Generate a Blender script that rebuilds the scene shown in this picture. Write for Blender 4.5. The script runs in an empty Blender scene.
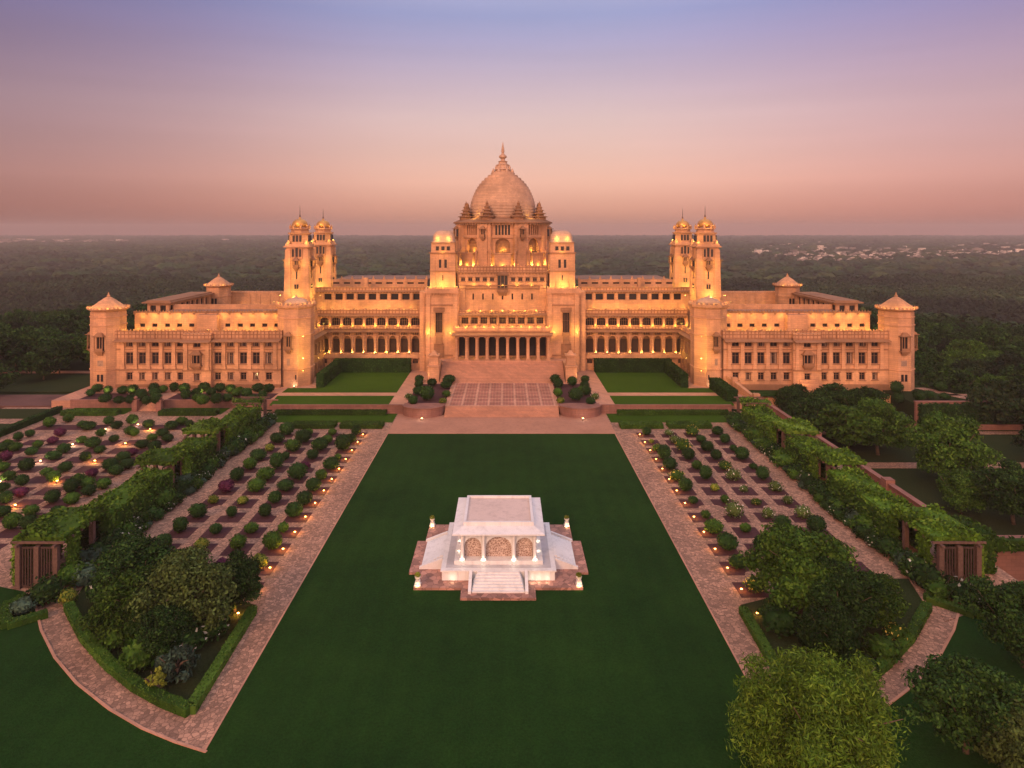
import bpy, math, random
import numpy as np
from mathutils import Vector
R = math.radians
random.seed(11)
rng = np.random.default_rng(11)
sc = bpy.context.scene
col = sc.collection

# ---------------------------------------------------------------- camera
cam_d = bpy.data.cameras.new('camera')
cam = bpy.data.objects.new('camera', cam_d)
col.objects.link(cam)
cam.location = (0.8, 0.0, 40.0)
cam.rotation_euler = (R(90), 0, 0)
cam_d.sensor_width = 36.0
cam_d.lens = 36.0 * 680.0 / 1024.0
cam_d.shift_x = 6.5 / 1024.0
cam_d.shift_y = -154.0 / 1024.0
cam_d.clip_start = 0.5
cam_d.clip_end = 20000
sc.camera = cam

# ---------------------------------------------------------------- world, sun, exposure
AFTER = (2.4, 1.28, 0.80)
SUN_EL, SUN_AZ = 30.0, 208.0          # the afterglow behind the camera
world = bpy.data.worlds.new('World')
sc.world = world
world.use_nodes = True
wn, wl = world.node_tree.nodes, world.node_tree.links
wn.clear()
out = wn.new('ShaderNodeOutputWorld')
tc = wn.new('ShaderNodeTexCoord')
sep = wn.new('ShaderNodeSeparateXYZ')
wl.new(tc.outputs['Generated'], sep.inputs[0])
ramp = wn.new('ShaderNodeValToRGB')
wl.new(sep.outputs['Z'], ramp.inputs[0])
def s2l(c):
    return tuple(((v / 255.0) / 12.92 if v / 255.0 <= 0.04045 else ((v / 255.0 + 0.055) / 1.055) ** 2.4) for v in c)
stops = [(0.000, (194, 134, 114)), (0.010, (202, 142, 120)), (0.03, (222, 160, 138)), (0.07, (242, 186, 166)),
         (0.11, (234, 190, 178)), (0.16, (224, 192, 190)), (0.22, (196, 176, 194)), (0.265, (174, 166, 200)), (0.30, (156, 160, 202)),
         (0.42, (196, 190, 216)), (0.6, (238, 230, 242)), (1.0, (252, 244, 250))]
cr = ramp.color_ramp
cr.interpolation = 'EASE'
while len(cr.elements) > 1:
    cr.elements.remove(cr.elements[-1])
cr.elements[0].position = 0.0
cr.elements[0].color = (*s2l(stops[0][1]), 1)
for p, c in stops[1:]:
    e = cr.elements.new(p)
    e.color = (*s2l(c), 1)
cr.interpolation = 'LINEAR'
# the sky is brighter over the middle of the view and falls off to the sides; soft streaks of high cloud
nz = wn.new('ShaderNodeTexNoise'); nz.inputs['Scale'].default_value = 2.2; nz.inputs['Detail'].default_value = 5
mp = wn.new('ShaderNodeMapping'); mp.inputs['Scale'].default_value = (1.0, 1.0, 14.0)
wl.new(tc.outputs['Generated'], mp.inputs[0]); wl.new(mp.outputs[0], nz.inputs['Vector'])
mr = wn.new('ShaderNodeMapRange'); mr.inputs[1].default_value = 0.25; mr.inputs[2].default_value = 0.75
mr.inputs[3].default_value = 0.965; mr.inputs[4].default_value = 1.035
wl.new(nz.outputs[0], mr.inputs[0])
az = wn.new('ShaderNodeValToRGB'); aze = az.color_ramp.elements; az.color_ramp.interpolation = 'B_SPLINE'
aze[0].position, aze[0].color = 0.17, (0.38, 0.34, 0.44, 1)
aze[1].position, aze[1].color = 0.86, (0.64, 0.57, 0.68, 1)
for p_, v_ in ((0.30, 0.66), (0.42, 1.0), (0.60, 1.04), (0.74, 0.84)):
    q_ = aze.new(p_); q_.color = (v_, v_ * (0.88 if v_ < 0.9 else 1.0), v_ * (1.02 if v_ < 0.9 else 1.0), 1)
xs_ = wn.new('ShaderNodeMapRange'); xs_.inputs[1].default_value = -1; xs_.inputs[2].default_value = 1
wl.new(sep.outputs['X'], xs_.inputs[0]); wl.new(xs_.outputs[0], az.inputs[0])
mu = wn.new('ShaderNodeVectorMath'); mu.operation = 'SCALE'; wl.new(az.outputs[0], mu.inputs[0]); wl.new(mr.outputs[0], mu.inputs['Scale'])
vm = wn.new('ShaderNodeVectorMath'); vm.operation = 'MULTIPLY'
wl.new(ramp.outputs[0], vm.inputs[0]); wl.new(mu.outputs[0], vm.inputs[1])
# afterglow of the set sun, low in the sky behind the camera
yn = wn.new('ShaderNodeMapRange'); yn.interpolation_type = 'SMOOTHSTEP'
yn.inputs[1].default_value = -0.05; yn.inputs[2].default_value = -0.95; yn.inputs[3].default_value = 0.0; yn.inputs[4].default_value = 1.0
wl.new(sep.outputs['Y'], yn.inputs[0])
zn = wn.new('ShaderNodeMapRange'); zn.interpolation_type = 'SMOOTHSTEP'
zn.inputs[1].default_value = 0.75; zn.inputs[2].default_value = 0.02; zn.inputs[3].default_value = 0.0; zn.inputs[4].default_value = 1.0
wl.new(sep.outputs['Z'], zn.inputs[0])
ag = wn.new('ShaderNodeMath'); ag.operation = 'MULTIPLY'; wl.new(yn.outputs[0], ag.inputs[0]); wl.new(zn.outputs[0], ag.inputs[1])
ac = wn.new('ShaderNodeVectorMath'); ac.operation = 'SCALE'; ac.inputs[0].default_value = (AFTER[0], AFTER[1], AFTER[2]); wl.new(ag.outputs[0], ac.inputs['Scale'])
aa = wn.new('ShaderNodeVectorMath'); aa.operation = 'ADD'; wl.new(vm.outputs[0], aa.inputs[0]); wl.new(ac.outputs[0], aa.inputs[1])
bg = wn.new('ShaderNodeBackground'); bg.inputs['Strength'].default_value = 1.0
wl.new(aa.outputs[0], bg.inputs['Color'])
sky = wn.new('ShaderNodeTexSky'); sky.sky_type = 'NISHITA'; sky.sun_disc = False
sky.sun_elevation = R(1.5); sky.sun_rotation = R(SUN_AZ)
bg2 = wn.new('ShaderNodeBackground'); bg2.inputs['Strength'].default_value = 0.02
wl.new(sky.outputs[0], bg2.inputs['Color'])
ads = wn.new('ShaderNodeAddShader')
wl.new(bg.outputs[0], ads.inputs[0]); wl.new(bg2.outputs[0], ads.inputs[1]); wl.new(ads.outputs[0], out.inputs['Surface'])

sun_d = bpy.data.lights.new('sun', 'SUN')
sun_d.energy = 1.8
sun_d.angle = R(16)
sun_d.color = (1.0, 0.49, 0.23)
sun = bpy.data.objects.new('sun', sun_d)
col.objects.link(sun)
# light travels from behind the camera (low, slightly to the left) towards the palace
dirv = Vector((math.sin(R(SUN_AZ)) * math.cos(R(SUN_EL)), math.cos(R(SUN_AZ)) * math.cos(R(SUN_EL)), math.sin(R(SUN_EL))))
sun.rotation_euler = dirv.to_track_quat('Z', 'Y').to_euler()

sc.view_settings.view_transform = 'Standard'
sc.view_settings.look = 'None'
sc.view_settings.exposure = 0.0
sc.view_settings.gamma = 1.0
sc.view_settings.use_curve_mapping = False
sc.render.engine = 'CYCLES'
sc.cycles.use_denoising = True
sc.cycles.use_light_tree = True
sc.cycles.max_bounces = 5
sc.cycles.diffuse_bounces = 2
sc.cycles.glossy_bounces = 2
sc.cycles.transmission_bounces = 2
sc.cycles.volume_bounces = 0
sc.cycles.transparent_max_bounces = 4
sc.cycles.sample_clamp_indirect = 4.0
sc.cycles.caustics_reflective = False
sc.cycles.caustics_refractive = False
LAMP = 2.2                            # scale of every warm lamp

# ---------------------------------------------------------------- materials
def nodes(name):
    m = bpy.data.materials.new(name); m.use_nodes = True
    n, l = m.node_tree.nodes, m.node_tree.links
    n.clear()
    o = n.new('ShaderNodeOutputMaterial'); b = n.new('ShaderNodeBsdfPrincipled')
    l.new(b.outputs[0], o.inputs['Surface'])
    b.inputs['Specular IOR Level'].default_value = 0.25
    return m, n, l, b
def coord(n, l, scale=1.0, rot=0.0, sc3=None):
    g = n.new('ShaderNodeNewGeometry'); mp = n.new('ShaderNodeMapping')
    l.new(g.outputs['Position'], mp.inputs[0])
    mp.inputs['Scale'].default_value = sc3 or (scale,) * 3
    mp.inputs['Rotation'].default_value = (0, 0, rot)
    return mp.outputs[0]
def noise(n, l, vec, scale, detail=4, rough=0.55):
    t = n.new('ShaderNodeTexNoise'); t.inputs['Scale'].default_value = scale
    t.inputs['Detail'].default_value = detail; t.inputs['Roughness'].default_value = rough
    l.new(vec, t.inputs['Vector']); return t.outputs[0]
def rampn(n, l, fac, pts):
    r = n.new('ShaderNodeValToRGB'); e = r.color_ramp.elements
    e[0].position, e[0].color = pts[0][0], (*pts[0][1], 1)
    e[1].position, e[1].color = pts[-1][0], (*pts[-1][1], 1)
    for p, c in pts[1:-1]:
        q = e.new(p); q.color = (*c, 1)
    l.new(fac, r.inputs[0]); return r.outputs[0]
def mix(n, l, a, b, fac, mode='MIX'):
    x = n.new('ShaderNodeMix'); x.data_type = 'RGBA'; x.blend_type = mode
    for s, v in ((x.inputs[0], fac), (x.inputs[6], a), (x.inputs[7], b)):
        if hasattr(v, 'links'): l.new(v, s)
        elif isinstance(v, (int, float)): s.default_value = v
        else: s.default_value = (*v, 1)
    return x.outputs[2]
def bump(n, l, b, h, strength=0.4, dist=0.05):
    u = n.new('ShaderNodeBump'); u.inputs['Strength'].default_value = strength; u.inputs['Distance'].default_value = dist
    l.new(h, u.inputs['Height']); l.new(u.outputs[0], b.inputs['Normal'])

def stone(name, c, var=0.25, course=True, rough=0.85, spread=1.0):
    m, n, l, b = nodes(name)
    v = coord(n, l)
    big = noise(n, l, v, 0.16, 5, 0.6)
    c0 = tuple(x * (1 - var) for x in c); c1 = tuple(min(1, x * (1 + var * 0.7)) for x in c)
    cc = rampn(n, l, big, [(0.3, c0), (0.52, c), (0.75, c1)])
    # rain streaks run down the face
    st = noise(n, l, coord(n, l, sc3=(1.3, 1.3, 0.11)), 1.0, 5, 0.65)
    cc = mix(n, l, cc, tuple(x * 0.72 for x in c), rampn(n, l, st, [(0.48, (0, 0, 0)), (0.74, (0.75, 0.75, 0.75))]))
    if course:
        w = n.new('ShaderNodeTexBrick')
        w.inputs['Scale'].default_value = 1.0; w.inputs['Mortar Size'].default_value = 0.035
        w.inputs['Brick Width'].default_value = 1.15; w.inputs['Row Height'].default_value = 0.48
        w.inputs['Color1'].default_value = (0.86, 0.86, 0.86, 1); w.inputs['Color2'].default_value = (1.12, 1.08, 1.02, 1)
        w.inputs['Mortar'].default_value = (0.78, 0.74, 0.7, 1)
        g = n.new('ShaderNodeNewGeometry'); s = n.new('ShaderNodeSeparateXYZ'); l.new(g.outputs['Position'], s.inputs[0])
        ad = n.new('ShaderNodeMath'); ad.operation = 'ADD'; l.new(s.outputs[0], ad.inputs[0]); l.new(s.outputs[1], ad.inputs[1])
        cb = n.new('ShaderNodeCombineXYZ'); l.new(ad.outputs[0], cb.inputs[0]); l.new(s.outputs[2], cb.inputs[1])
        l.new(cb.outputs[0], w.inputs['Vector'])
        cc = mix(n, l, cc, w.outputs['Color'], 0.75, 'MULTIPLY')
    l.new(cc, b.inputs['Base Color']); b.inputs['Roughness'].default_value = rough
    bump(n, l, b, noise(n, l, v, 3.0, 4), 0.45, 0.1)
    return m
def plain(name, c, rough=0.7, metal=0.0, var=0.2, ns=2.0):
    m, n, l, b = nodes(name)
    cc = rampn(n, l, noise(n, l, coord(n, l), ns, 4), [(0.3, tuple(x * (1 - var) for x in c)), (0.7, tuple(min(1, x * (1 + var)) for x in c))])
    l.new(cc, b.inputs['Base Color']); b.inputs['Roughness'].default_value = rough; b.inputs['Metallic'].default_value = metal
    return m
def leafmat(name, c, c2=None, var=0.45, trans=0.15, big=0.0):
    m, n, l, b = nodes(name)
    c2 = c2 or tuple(x * 1.7 for x in c)
    g = n.new('ShaderNodeNewGeometry')
    cc = rampn(n, l, g.outputs['Random Per Island'], [(0.0, tuple(x * (1 - var) for x in c)), (0.6, c), (1.0, c2)])
    oi = n.new('ShaderNodeObjectInfo')
    hs = n.new('ShaderNodeMapRange'); hs.inputs[3].default_value = 0.72; hs.inputs[4].default_value = 1.3
    l.new(oi.outputs['Random'], hs.inputs[0])
    nn = noise(n, l, coord(n, l), 0.35, 3)
    br = n.new('ShaderNodeMapRange'); br.inputs[1].default_value = 0.3; br.inputs[2].default_value = 0.7
    br.inputs[3].default_value = 0.7; br.inputs[4].default_value = 1.35; l.new(nn, br.inputs[0])
    mm = n.new('ShaderNodeMath'); mm.operation = 'MULTIPLY'; l.new(hs.outputs[0], mm.inputs[0]); l.new(br.outputs[0], mm.inputs[1])
    if big:
        bn = n.new('ShaderNodeMapRange'); bn.inputs[1].default_value = 0.35; bn.inputs[2].default_value = 0.68
        bn.inputs[3].default_value = 0.35; bn.inputs[4].default_value = 2.1
        l.new(noise(n, l, coord(n, l), big, 6, 0.6), bn.inputs[0])
        m2 = n.new('ShaderNodeMath'); m2.operation = 'MULTIPLY'; l.new(mm.outputs[0], m2.inputs[0]); l.new(bn.outputs[0], m2.inputs[1]); mm = m2
    v = n.new('ShaderNodeVectorMath'); v.operation = 'SCALE'; l.new(cc, v.inputs[0]); l.new(mm.outputs[0], v.inputs['Scale'])
    l.new(v.outputs[0], b.inputs['Base Color']); b.inputs['Roughness'].default_value = 0.75
    b.inputs['Specular IOR Level'].default_value = 0.12
    if trans:
        t = n.new('ShaderNodeBsdfTranslucent'); l.new(v.outputs[0], t.inputs['Color'])
        x = n.new('ShaderNodeMixShader'); x.inputs[0].default_value = trans
        o = [q for q in n if q.type == 'OUTPUT_MATERIAL'][0]
        l.new(b.outputs[0], x.inputs[1]); l.new(t.outputs[0], x.inputs[2]); l.new(x.outputs[0], o.inputs['Surface'])
    return m
def paving(name, c, cell=1.6, joint=0.05, tint=(1, 1, 1)):
    m, n, l, b = nodes(name)
    v = coord(n, l)
    vo = n.new('ShaderNodeTexVoronoi'); vo.inputs['Scale'].default_value = cell; l.new(v, vo.inputs['Vector'])
    ed = n.new('ShaderNodeTexVoronoi'); ed.feature = 'DISTANCE_TO_EDGE'; ed.inputs['Scale'].default_value = cell; l.new(v, ed.inputs['Vector'])
    sp = n.new('ShaderNodeSeparateColor'); l.new(vo.outputs['Color'], sp.inputs[0])
    cc = rampn(n, l, sp.outputs[0], [(0, tuple(x * 0.62 for x in c)), (0.35, tuple(x * 0.9 for x in c)), (0.7, (c[0] * 1.15, c[1] * 1.12, c[2] * 1.1)), (1, (c[0] * 1.45, c[1] * 1.4, c[2] * 1.38))])
    cc = mix(n, l, cc, tuple(x * 0.45 for x in c), rampn(n, l, ed.outputs['Distance'], [(0.0, (1, 1, 1)), (joint * 1.6, (0, 0, 0))]))
    cc = mix(n, l, cc, rampn(n, l, noise(n, l, v, 0.12, 5, 0.65), [(0.3, (0.72, 0.7, 0.7)), (0.7, (1.18, 1.15, 1.12))]), 1.0, 'MULTIPLY')
    l.new(cc, b.inputs['Base Color']); b.inputs['Roughness'].default_value = 0.8
    bump(n, l, b, ed.outputs['Distance'], 0.4, 0.03)
    return m
def grassmat(name, c, c2, stripes=0.0):
    m, n, l, b = nodes(name)
    v = coord(n, l)
    cc = rampn(n, l, noise(n, l, v, 0.045, 8, 0.75), [(0.34, c), (0.66, c2)])
    cc = mix(n, l, cc, rampn(n, l, noise(n, l, v, 5.0, 3, 0.7), [(0.25, (0.62, 0.66, 0.6)), (0.75, (1.4, 1.34, 1.35))]), 1.0, 'MULTIPLY')
    if stripes:
        w = n.new('ShaderNodeTexWave'); w.inputs['Scale'].default_value = 0.13; w.bands_direction = 'X'
        w.inputs['Distortion'].default_value = 0.6; l.new(v, w.inputs['Vector'])
        cc = mix(n, l, cc, rampn(n, l, w.outputs[0], [(0.2, (1 - stripes,) * 3), (0.8, (1 + stripes,) * 3)]), 1.0, 'MULTIPLY')
    l.new(cc, b.inputs['Base Color']); b.inputs['Roughness'].default_value = 0.95
    b.inputs['Specular IOR Level'].default_value = 0.05
    bump(n, l, b, noise(n, l, v, 9.0, 3, 0.8), 0.9, 0.12)
    return m
M = {}
M['painted_slot'] = None
M['stone'] = stone('sandstone', (0.57, 0.315, 0.185), var=0.38)
M['stone_dark'] = stone('dark_sandstone', (0.30, 0.16, 0.09), var=0.35)
M['roofstone'] = stone('roof_stone', (0.27, 0.165, 0.12), course=False)
M['domestone'] = stone('dome_stone', (0.52, 0.345, 0.25), var=0.3)
M['drive'] = stone('drive_gravel', (0.13, 0.065, 0.055), 0.3, False)
M['wood_dark'] = plain('dark_timber', (0.06, 0.036, 0.03), 0.9)
M['garden_wall'] = stone('garden_wall_stone', (0.27, 0.135, 0.11), var=0.35)
M['eave'] = stone('eave_stone_shaded', (0.31, 0.165, 0.092), course=False)  # darkened so eaves and string courses carry painted shadow lines
M['copper'] = plain('gilded_dome', (0.62, 0.33, 0.10), 0.38, 0.6, 0.15)
M['glass'] = plain('window_glass', (0.025, 0.02, 0.024), 0.12)
M['pink_marble'] = stone('pink_marble', (0.68, 0.55, 0.49), 0.08, False)
M['curtain'] = plain('window_curtain', (0.30, 0.20, 0.15), 0.8)
M['frame'] = plain('window_frame', (0.22, 0.12, 0.075), 0.7)
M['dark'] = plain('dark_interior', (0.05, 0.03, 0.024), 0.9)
M['marble'] = stone('white_marble', (0.79, 0.79, 0.79), var=0.13, course=False, rough=0.45)
M['marble_grey'] = stone('veined_marble', (0.52, 0.51, 0.53), var=0.28, course=False, rough=0.5)
M['lattice'] = None
M['pave'] = paving('crazy_paving', (0.36, 0.22, 0.155), 2.7, 0.06)
M['pave_fine'] = stone('sandstone_flags', (0.50, 0.27, 0.185), 0.18, True)
M['plinth_red'] = paving('red_sandstone_slabs', (0.40, 0.225, 0.18), 1.5, 0.03)
M['grass'] = grassmat('lawn_grass', (0.0085, 0.036, 0.0070), (0.0180, 0.060, 0.0100), 0.03)
M['grass_up'] = grassmat('terrace_grass', (0.034, 0.080, 0.006), (0.046, 0.104, 0.008))
M['grass_wild'] = grassmat('rough_grass', (0.022, 0.038, 0.012), (0.036, 0.046, 0.018))
M['soil'] = plain('bed_soil', (0.062, 0.024, 0.028), 0.95, 0, 0.3, 3)
M['wood'] = plain('pergola_timber', (0.125, 0.075, 0.06), 0.85, 0, 0.3, 4)
M['lamp_metal'] = plain('lamp_housing', (0.25, 0.2, 0.15), 0.5, 0.5)
M['white_paint'] = plain('white_stone', (0.8, 0.76, 0.7), 0.5)
M['bark'] = plain('bark', (0.10, 0.07, 0.05), 0.9, 0, 0.3, 5)
M['leaf_dark'] = leafmat('dark_foliage', (0.018, 0.052, 0.010), (0.050, 0.105, 0.020), 0.55)
M['leaf_mid'] = leafmat('mid_foliage', (0.040, 0.100, 0.012), (0.09, 0.165, 0.022), 0.55)
M['leaf_bright'] = leafmat('bright_foliage', (0.080, 0.165, 0.015), (0.16, 0.25, 0.03), 0.6)
M['leaf_olive'] = leafmat('olive_foliage', (0.072, 0.112, 0.028), None, 0.55)
M['leaf_blue'] = leafmat('blue_green_foliage', (0.05, 0.09, 0.06))
M['ivy'] = leafmat('ivy_foliage', (0.080, 0.175, 0.014), (0.15, 0.25, 0.03), 0.6)
M['leaf_yellow'] = leafmat('yellow_foliage', (0.19, 0.22, 0.03))
M['leaf_purple'] = leafmat('purple_foliage', (0.085, 0.02, 0.05))
M['flower_white'] = leafmat('white_blossom', (0.6, 0.6, 0.5), (0.75, 0.75, 0.65), 0.2)
M['flower_yellow'] = leafmat('yellow_blossom', (0.6, 0.5, 0.08), (0.7, 0.6, 0.15), 0.2)
M['forest'] = leafmat('forest_foliage', (0.010, 0.026, 0.007), (0.032, 0.042, 0.012), 0.35, 0.0, 0.0065)
M['house'] = leafmat('house_plaster', (0.30, 0.25, 0.22), (0.72, 0.62, 0.55), 0.75, 0.0)
def emit(name, c, s):
    m, n, l, b = nodes(name)
    b.inputs['Base Color'].default_value = (*c, 1)
    b.inputs['Emission Color'].default_value = (*c, 1); b.inputs['Emission Strength'].default_value = s
    return m
M['glow'] = emit('lamp_glass', (1.0, 0.62, 0.22), 5.0)
M['glow_white'] = emit('lamp_glass_white', (1.0, 0.86, 0.7), 8.0)
M['glow_far'] = emit('far_lamp_glass', (1.0, 0.8, 0.6), 1.2)
# patterned plaza
def plaza_mat():
    m, n, l, b = nodes('patterned_sandstone_paving')
    v = coord(n, l)
    w = n.new('ShaderNodeTexBrick'); w.offset = 0.0; w.inputs['Scale'].default_value = 1.0
    w.inputs['Brick Width'].default_value = 2.92; w.inputs['Row Height'].default_value = 3.1; w.inputs['Mortar Size'].default_value = 0.3
    w.inputs['Color1'].default_value = (0.30, 0.135, 0.10, 1); w.inputs['Color2'].default_value = (0.35, 0.16, 0.12, 1); w.inputs['Mortar'].default_value = (0.46, 0.26, 0.19, 1)
    l.new(v, w.inputs['Vector'])
    w2 = n.new('ShaderNodeTexBrick'); w2.offset = 0.0; w2.inputs['Brick Width'].default_value = 0.73; w2.inputs['Row Height'].default_value = 0.775; w2.inputs['Mortar Size'].default_value = 0.09
    w2.inputs['Scale'].default_value = 1.0
    w2.inputs['Color1'].default_value = (0.75, 0.75, 0.75, 1); w2.inputs['Color2'].default_value = (1.0, 1.0, 1.0, 1); w2.inputs['Mortar'].default_value = (1.25, 1.2, 1.18, 1)
    l.new(v, w2.inputs['Vector'])
    cc = mix(n, l, w.outputs[0], w2.outputs[0], 1.0, 'MULTIPLY')
    cc = mix(n, l, cc, rampn(n, l, noise(n, l, v, 0.3, 5), [(0.3, (0.75,) * 3), (0.7, (1.25,) * 3)]), 1.0, 'MULTIPLY')
    l.new(cc, b.inputs['Base Color']); b.inputs['Roughness'].default_value = 0.75
    return m
M['plaza'] = plaza_mat()
def lattice_mat():
    m, n, l, b = nodes('carved_lattice_marble')
    v = coord(n, l, sc3=(1, 1, 1))
    vo = n.new('ShaderNodeTexVoronoi'); vo.feature = 'DISTANCE_TO_EDGE'; vo.inputs['Scale'].default_value = 4.5; l.new(v, vo.inputs['Vector'])
    cc = rampn(n, l, vo.outputs['Distance'], [(0.05, (0.66, 0.54, 0.47)), (0.13, (0.30, 0.20, 0.165))])
    l.new(cc, b.inputs['Base Color']); b.inputs['Roughness'].default_value = 0.7
    return m
M['lattice'] = lattice_mat()
def painted_slot_mat():
    m = stone('painted_slot_sandstone', (0.52, 0.285, 0.165), var=0.3)
    n, l = m.node_tree.nodes, m.node_tree.links
    w = [q for q in n if q.type == 'TEX_BRICK'][0]
    w.inputs['Brick Width'].default_value = 0.9; w.inputs['Row Height'].default_value = 0.85; w.inputs['Mortar Size'].default_value = 0.13; w.offset = 0
    w.inputs['Mortar'].default_value = (0.42, 0.36, 0.32, 1)  # dark grid lines paint the shaded slots between the parapet carving
    return m
M['painted_slot'] = painted_slot_mat()

# ---------------------------------------------------------------- builders
class Fr:
    """a wall's own frame: u along it, d into it, z up; s = -1 mirrors it to the other side of the palace"""
    def __init__(self, ox=0.0, oy=0.0, ang=0.0, s=1):
        self.ox, self.oy, self.a, self.s = ox, oy, R(ang), s
    def __call__(self, p):
        c, q = math.cos(self.a), math.sin(self.a)
        return (self.s * (self.ox + p[0] * c - p[1] * q), self.oy + p[0] * q + p[1] * c, p[2])
    @property
    def rot(self): return self.a * self.s
class MB:
    def __init__(self, tf=None): self.v, self.f, self.mi, self.sm, self.tf, self.mat, self.smooth = [], [], [], [], tf, 0, False
    def add(self, vs, fs):
        k = len(self.v)
        self.v += [self.tf(p) for p in vs] if self.tf else [tuple(p) for p in vs]
        self.f += [tuple(i + k for i in f) for f in fs]
        self.mi += [self.mat] * len(fs); self.sm += [self.smooth] * len(fs)
        return self
    def box(self, x0, x1, y0, y1, z0, z1):
        return self.add([(x0, y0, z0), (x1, y0, z0), (x1, y1, z0), (x0, y1, z0), (x0, y0, z1), (x1, y0, z1), (x1, y1, z1), (x0, y1, z1)],
                 [(0, 3, 2, 1), (4, 5, 6, 7), (0, 1, 5, 4), (1, 2, 6, 5), (2, 3, 7, 6), (3, 0, 4, 7)])
    def frus(self, x0, x1, y0, y1, z0, z1, t):
        return self.add([(x0, y0, z0), (x1, y0, z0), (x1, y1, z0), (x0, y1, z0), (x0 + t, y0 + t, z1), (x1 - t, y0 + t, z1), (x1 - t, y1 - t, z1), (x0 + t, y1 - t, z1)],
                 [(0, 3, 2, 1), (4, 5, 6, 7), (0, 1, 5, 4), (1, 2, 6, 5), (2, 3, 7, 6), (3, 0, 4, 7)])
    def prism(self, pts, z0, z1):
        n = len(pts)
        return self.add([(x, y, z0) for x, y in pts] + [(x, y, z1) for x, y in pts],
                 [tuple(range(n))[::-1], tuple(range(n, 2 * n))] + [(i, (i + 1) % n, n + (i + 1) % n, n + i) for i in range(n)])
    def lathe(self, prof, cx, cy, n=16, rot=0.0, sq=1.0):
        vs, fs = [], []
        for r, z in prof:
            for i in range(n):
                a = rot + 2 * math.pi * i / n
                vs.append((cx + r * math.cos(a), cy + r * math.sin(a), z))
        for j in range(len(prof) - 1):
            for i in range(n):
                fs.append((j * n + i, j * n + (i + 1) % n, (j + 1) * n + (i + 1) % n, (j + 1) * n + i))
        fs.append(tuple(range(n))[::-1]); k = (len(prof) - 1) * n; fs.append(tuple(range(k, k + n)))
        return self.add(vs, fs)
    def tube(self, p0, p1, r0, r1, n=7):
        a, b = Vector(p0), Vector(p1); d = (b - a).normalized()
        x = d.orthogonal().normalized(); y = d.cross(x)
        vs = [tuple(q + (x * math.cos(2 * math.pi * i / n) + y * math.sin(2 * math.pi * i / n)) * r) for q, r in ((a, r0), (b, r1)) for i in range(n)]
        return self.add(vs, [(i, (i + 1) % n, n + (i + 1) % n, n + i) for i in range(n)] + [tuple(range(n))[::-1], tuple(range(n, 2 * n))])
    def wall(self, u0, u1, z0, z1, d=0.0, ops=(), rev=0.5):
        """a wall face with real openings: (u0, u1, z0, z1[, arch rise])"""
        us = sorted({u0, u1} | {o[i] for o in ops for i in (0, 1)}); zs = sorted({z0, z1} | {o[i] for o in ops for i in (2, 3)})
        for a, b in zip(us, us[1:]):
            for c, e in zip(zs, zs[1:]):
                um, zm = (a + b) / 2, (c + e) / 2
                if any(o[0] < um < o[1] and o[2] < zm < o[3] for o in ops): continue
                self.add([(a, d, c), (b, d, c), (b, d, e), (a, d, e)], [(0, 1, 2, 3)])
        for o in ops:
            a, b, c, e = o[:4]; D = d + rev
            self.add([(a, d, c), (b, d, c), (b, d, e), (a, d, e), (a, D, c), (b, D, c), (b, D, e), (a, D, e)],
                     [(0, 1, 5, 4), (1, 2, 6, 5), (2, 3, 7, 6), (3, 0, 4, 7)])
            if len(o) > 4 and o[4] > 0:
                rise, um, w = o[4], (a + b) / 2, (b - a) / 2
                arc = [(um - w * math.cos(t), e - rise + rise * (math.sin(t) ** 0.85 if 0 < t else 0)) for t in [math.pi / 2 * i / 6 for i in range(7)]]
                for sg in (1, -1):
                    P = [(um + sg * (x - um), d, z) for x, z in arc]; Q = [(x, d + rev * 0.7, z) for x, _, z in P]
                    cn = (um - sg * w, d, e)
                    k = len(P)
                    self.add([cn] + P, [(0, i, i + 1) for i in range(1, k)])
                    self.add(P + Q, [(i, i + 1, k + i + 1, k + i) for i in range(k - 1)])
        return self
    def mesh(self, name, mats):
        me = bpy.data.meshes.new(name)
        me.from_pydata(self.v, [], self.f)
        for m in (mats if isinstance(mats, (list, tuple)) else [mats]): me.materials.append(m)
        me.polygons.foreach_set('material_index', self.mi); me.polygons.foreach_set('use_smooth', self.sm)
        me.update()
        return me
    def build(self, name, mats, parent=None):
        return link(name, self.mesh(name, mats), parent)
def link(name, data, parent=None, loc=(0, 0, 0), rz=0.0):
    o = bpy.data.objects.new(name, data); col.objects.link(o)
    o.location = loc; o.rotation_euler = (0, 0, rz)
    if parent: o.parent = parent
    return o
def tag(o, label=None, cat=None, group=None, kind=None):
    if label: o['label'] = label
    if cat: o['category'] = cat
    if group: o['group'] = group
    if kind: o['kind'] = kind
    return o
def empty(name, loc, rz=0.0):
    o = link(name, None, None, loc, rz); o.empty_display_size = 1; return o
def struct(name, mb, m): return tag(mb.build(name, m), kind='structure')
def copy_tree(o, parent=None):
    c = o.copy(); col.objects.link(c); c.parent = parent
    for ch in list(o.children): copy_tree(ch, c)
    return c
def np_mesh(name, V, F, mats, mi=None, smooth=False):
    V = np.asarray(V, np.float32); F = np.asarray(F, np.int32); k = F.shape[1]
    me = bpy.data.meshes.new(name)
    me.vertices.add(len(V)); me.vertices.foreach_set('co', V.ravel())
    me.loops.add(F.size); me.loops.foreach_set('vertex_index', F.ravel())
    me.polygons.add(len(F)); me.polygons.foreach_set('loop_start', np.arange(0, F.size, k, dtype=np.int32))
    me.polygons.foreach_set('loop_total', np.full(len(F), k, np.int32))
    for m in mats: me.materials.append(m)
    if mi is not None: me.polygons.foreach_set('material_index', np.asarray(mi, np.int32))
    me.polygons.foreach_set('use_smooth', np.full(len(F), smooth))
    me.update(calc_edges=True)
    return me
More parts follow.
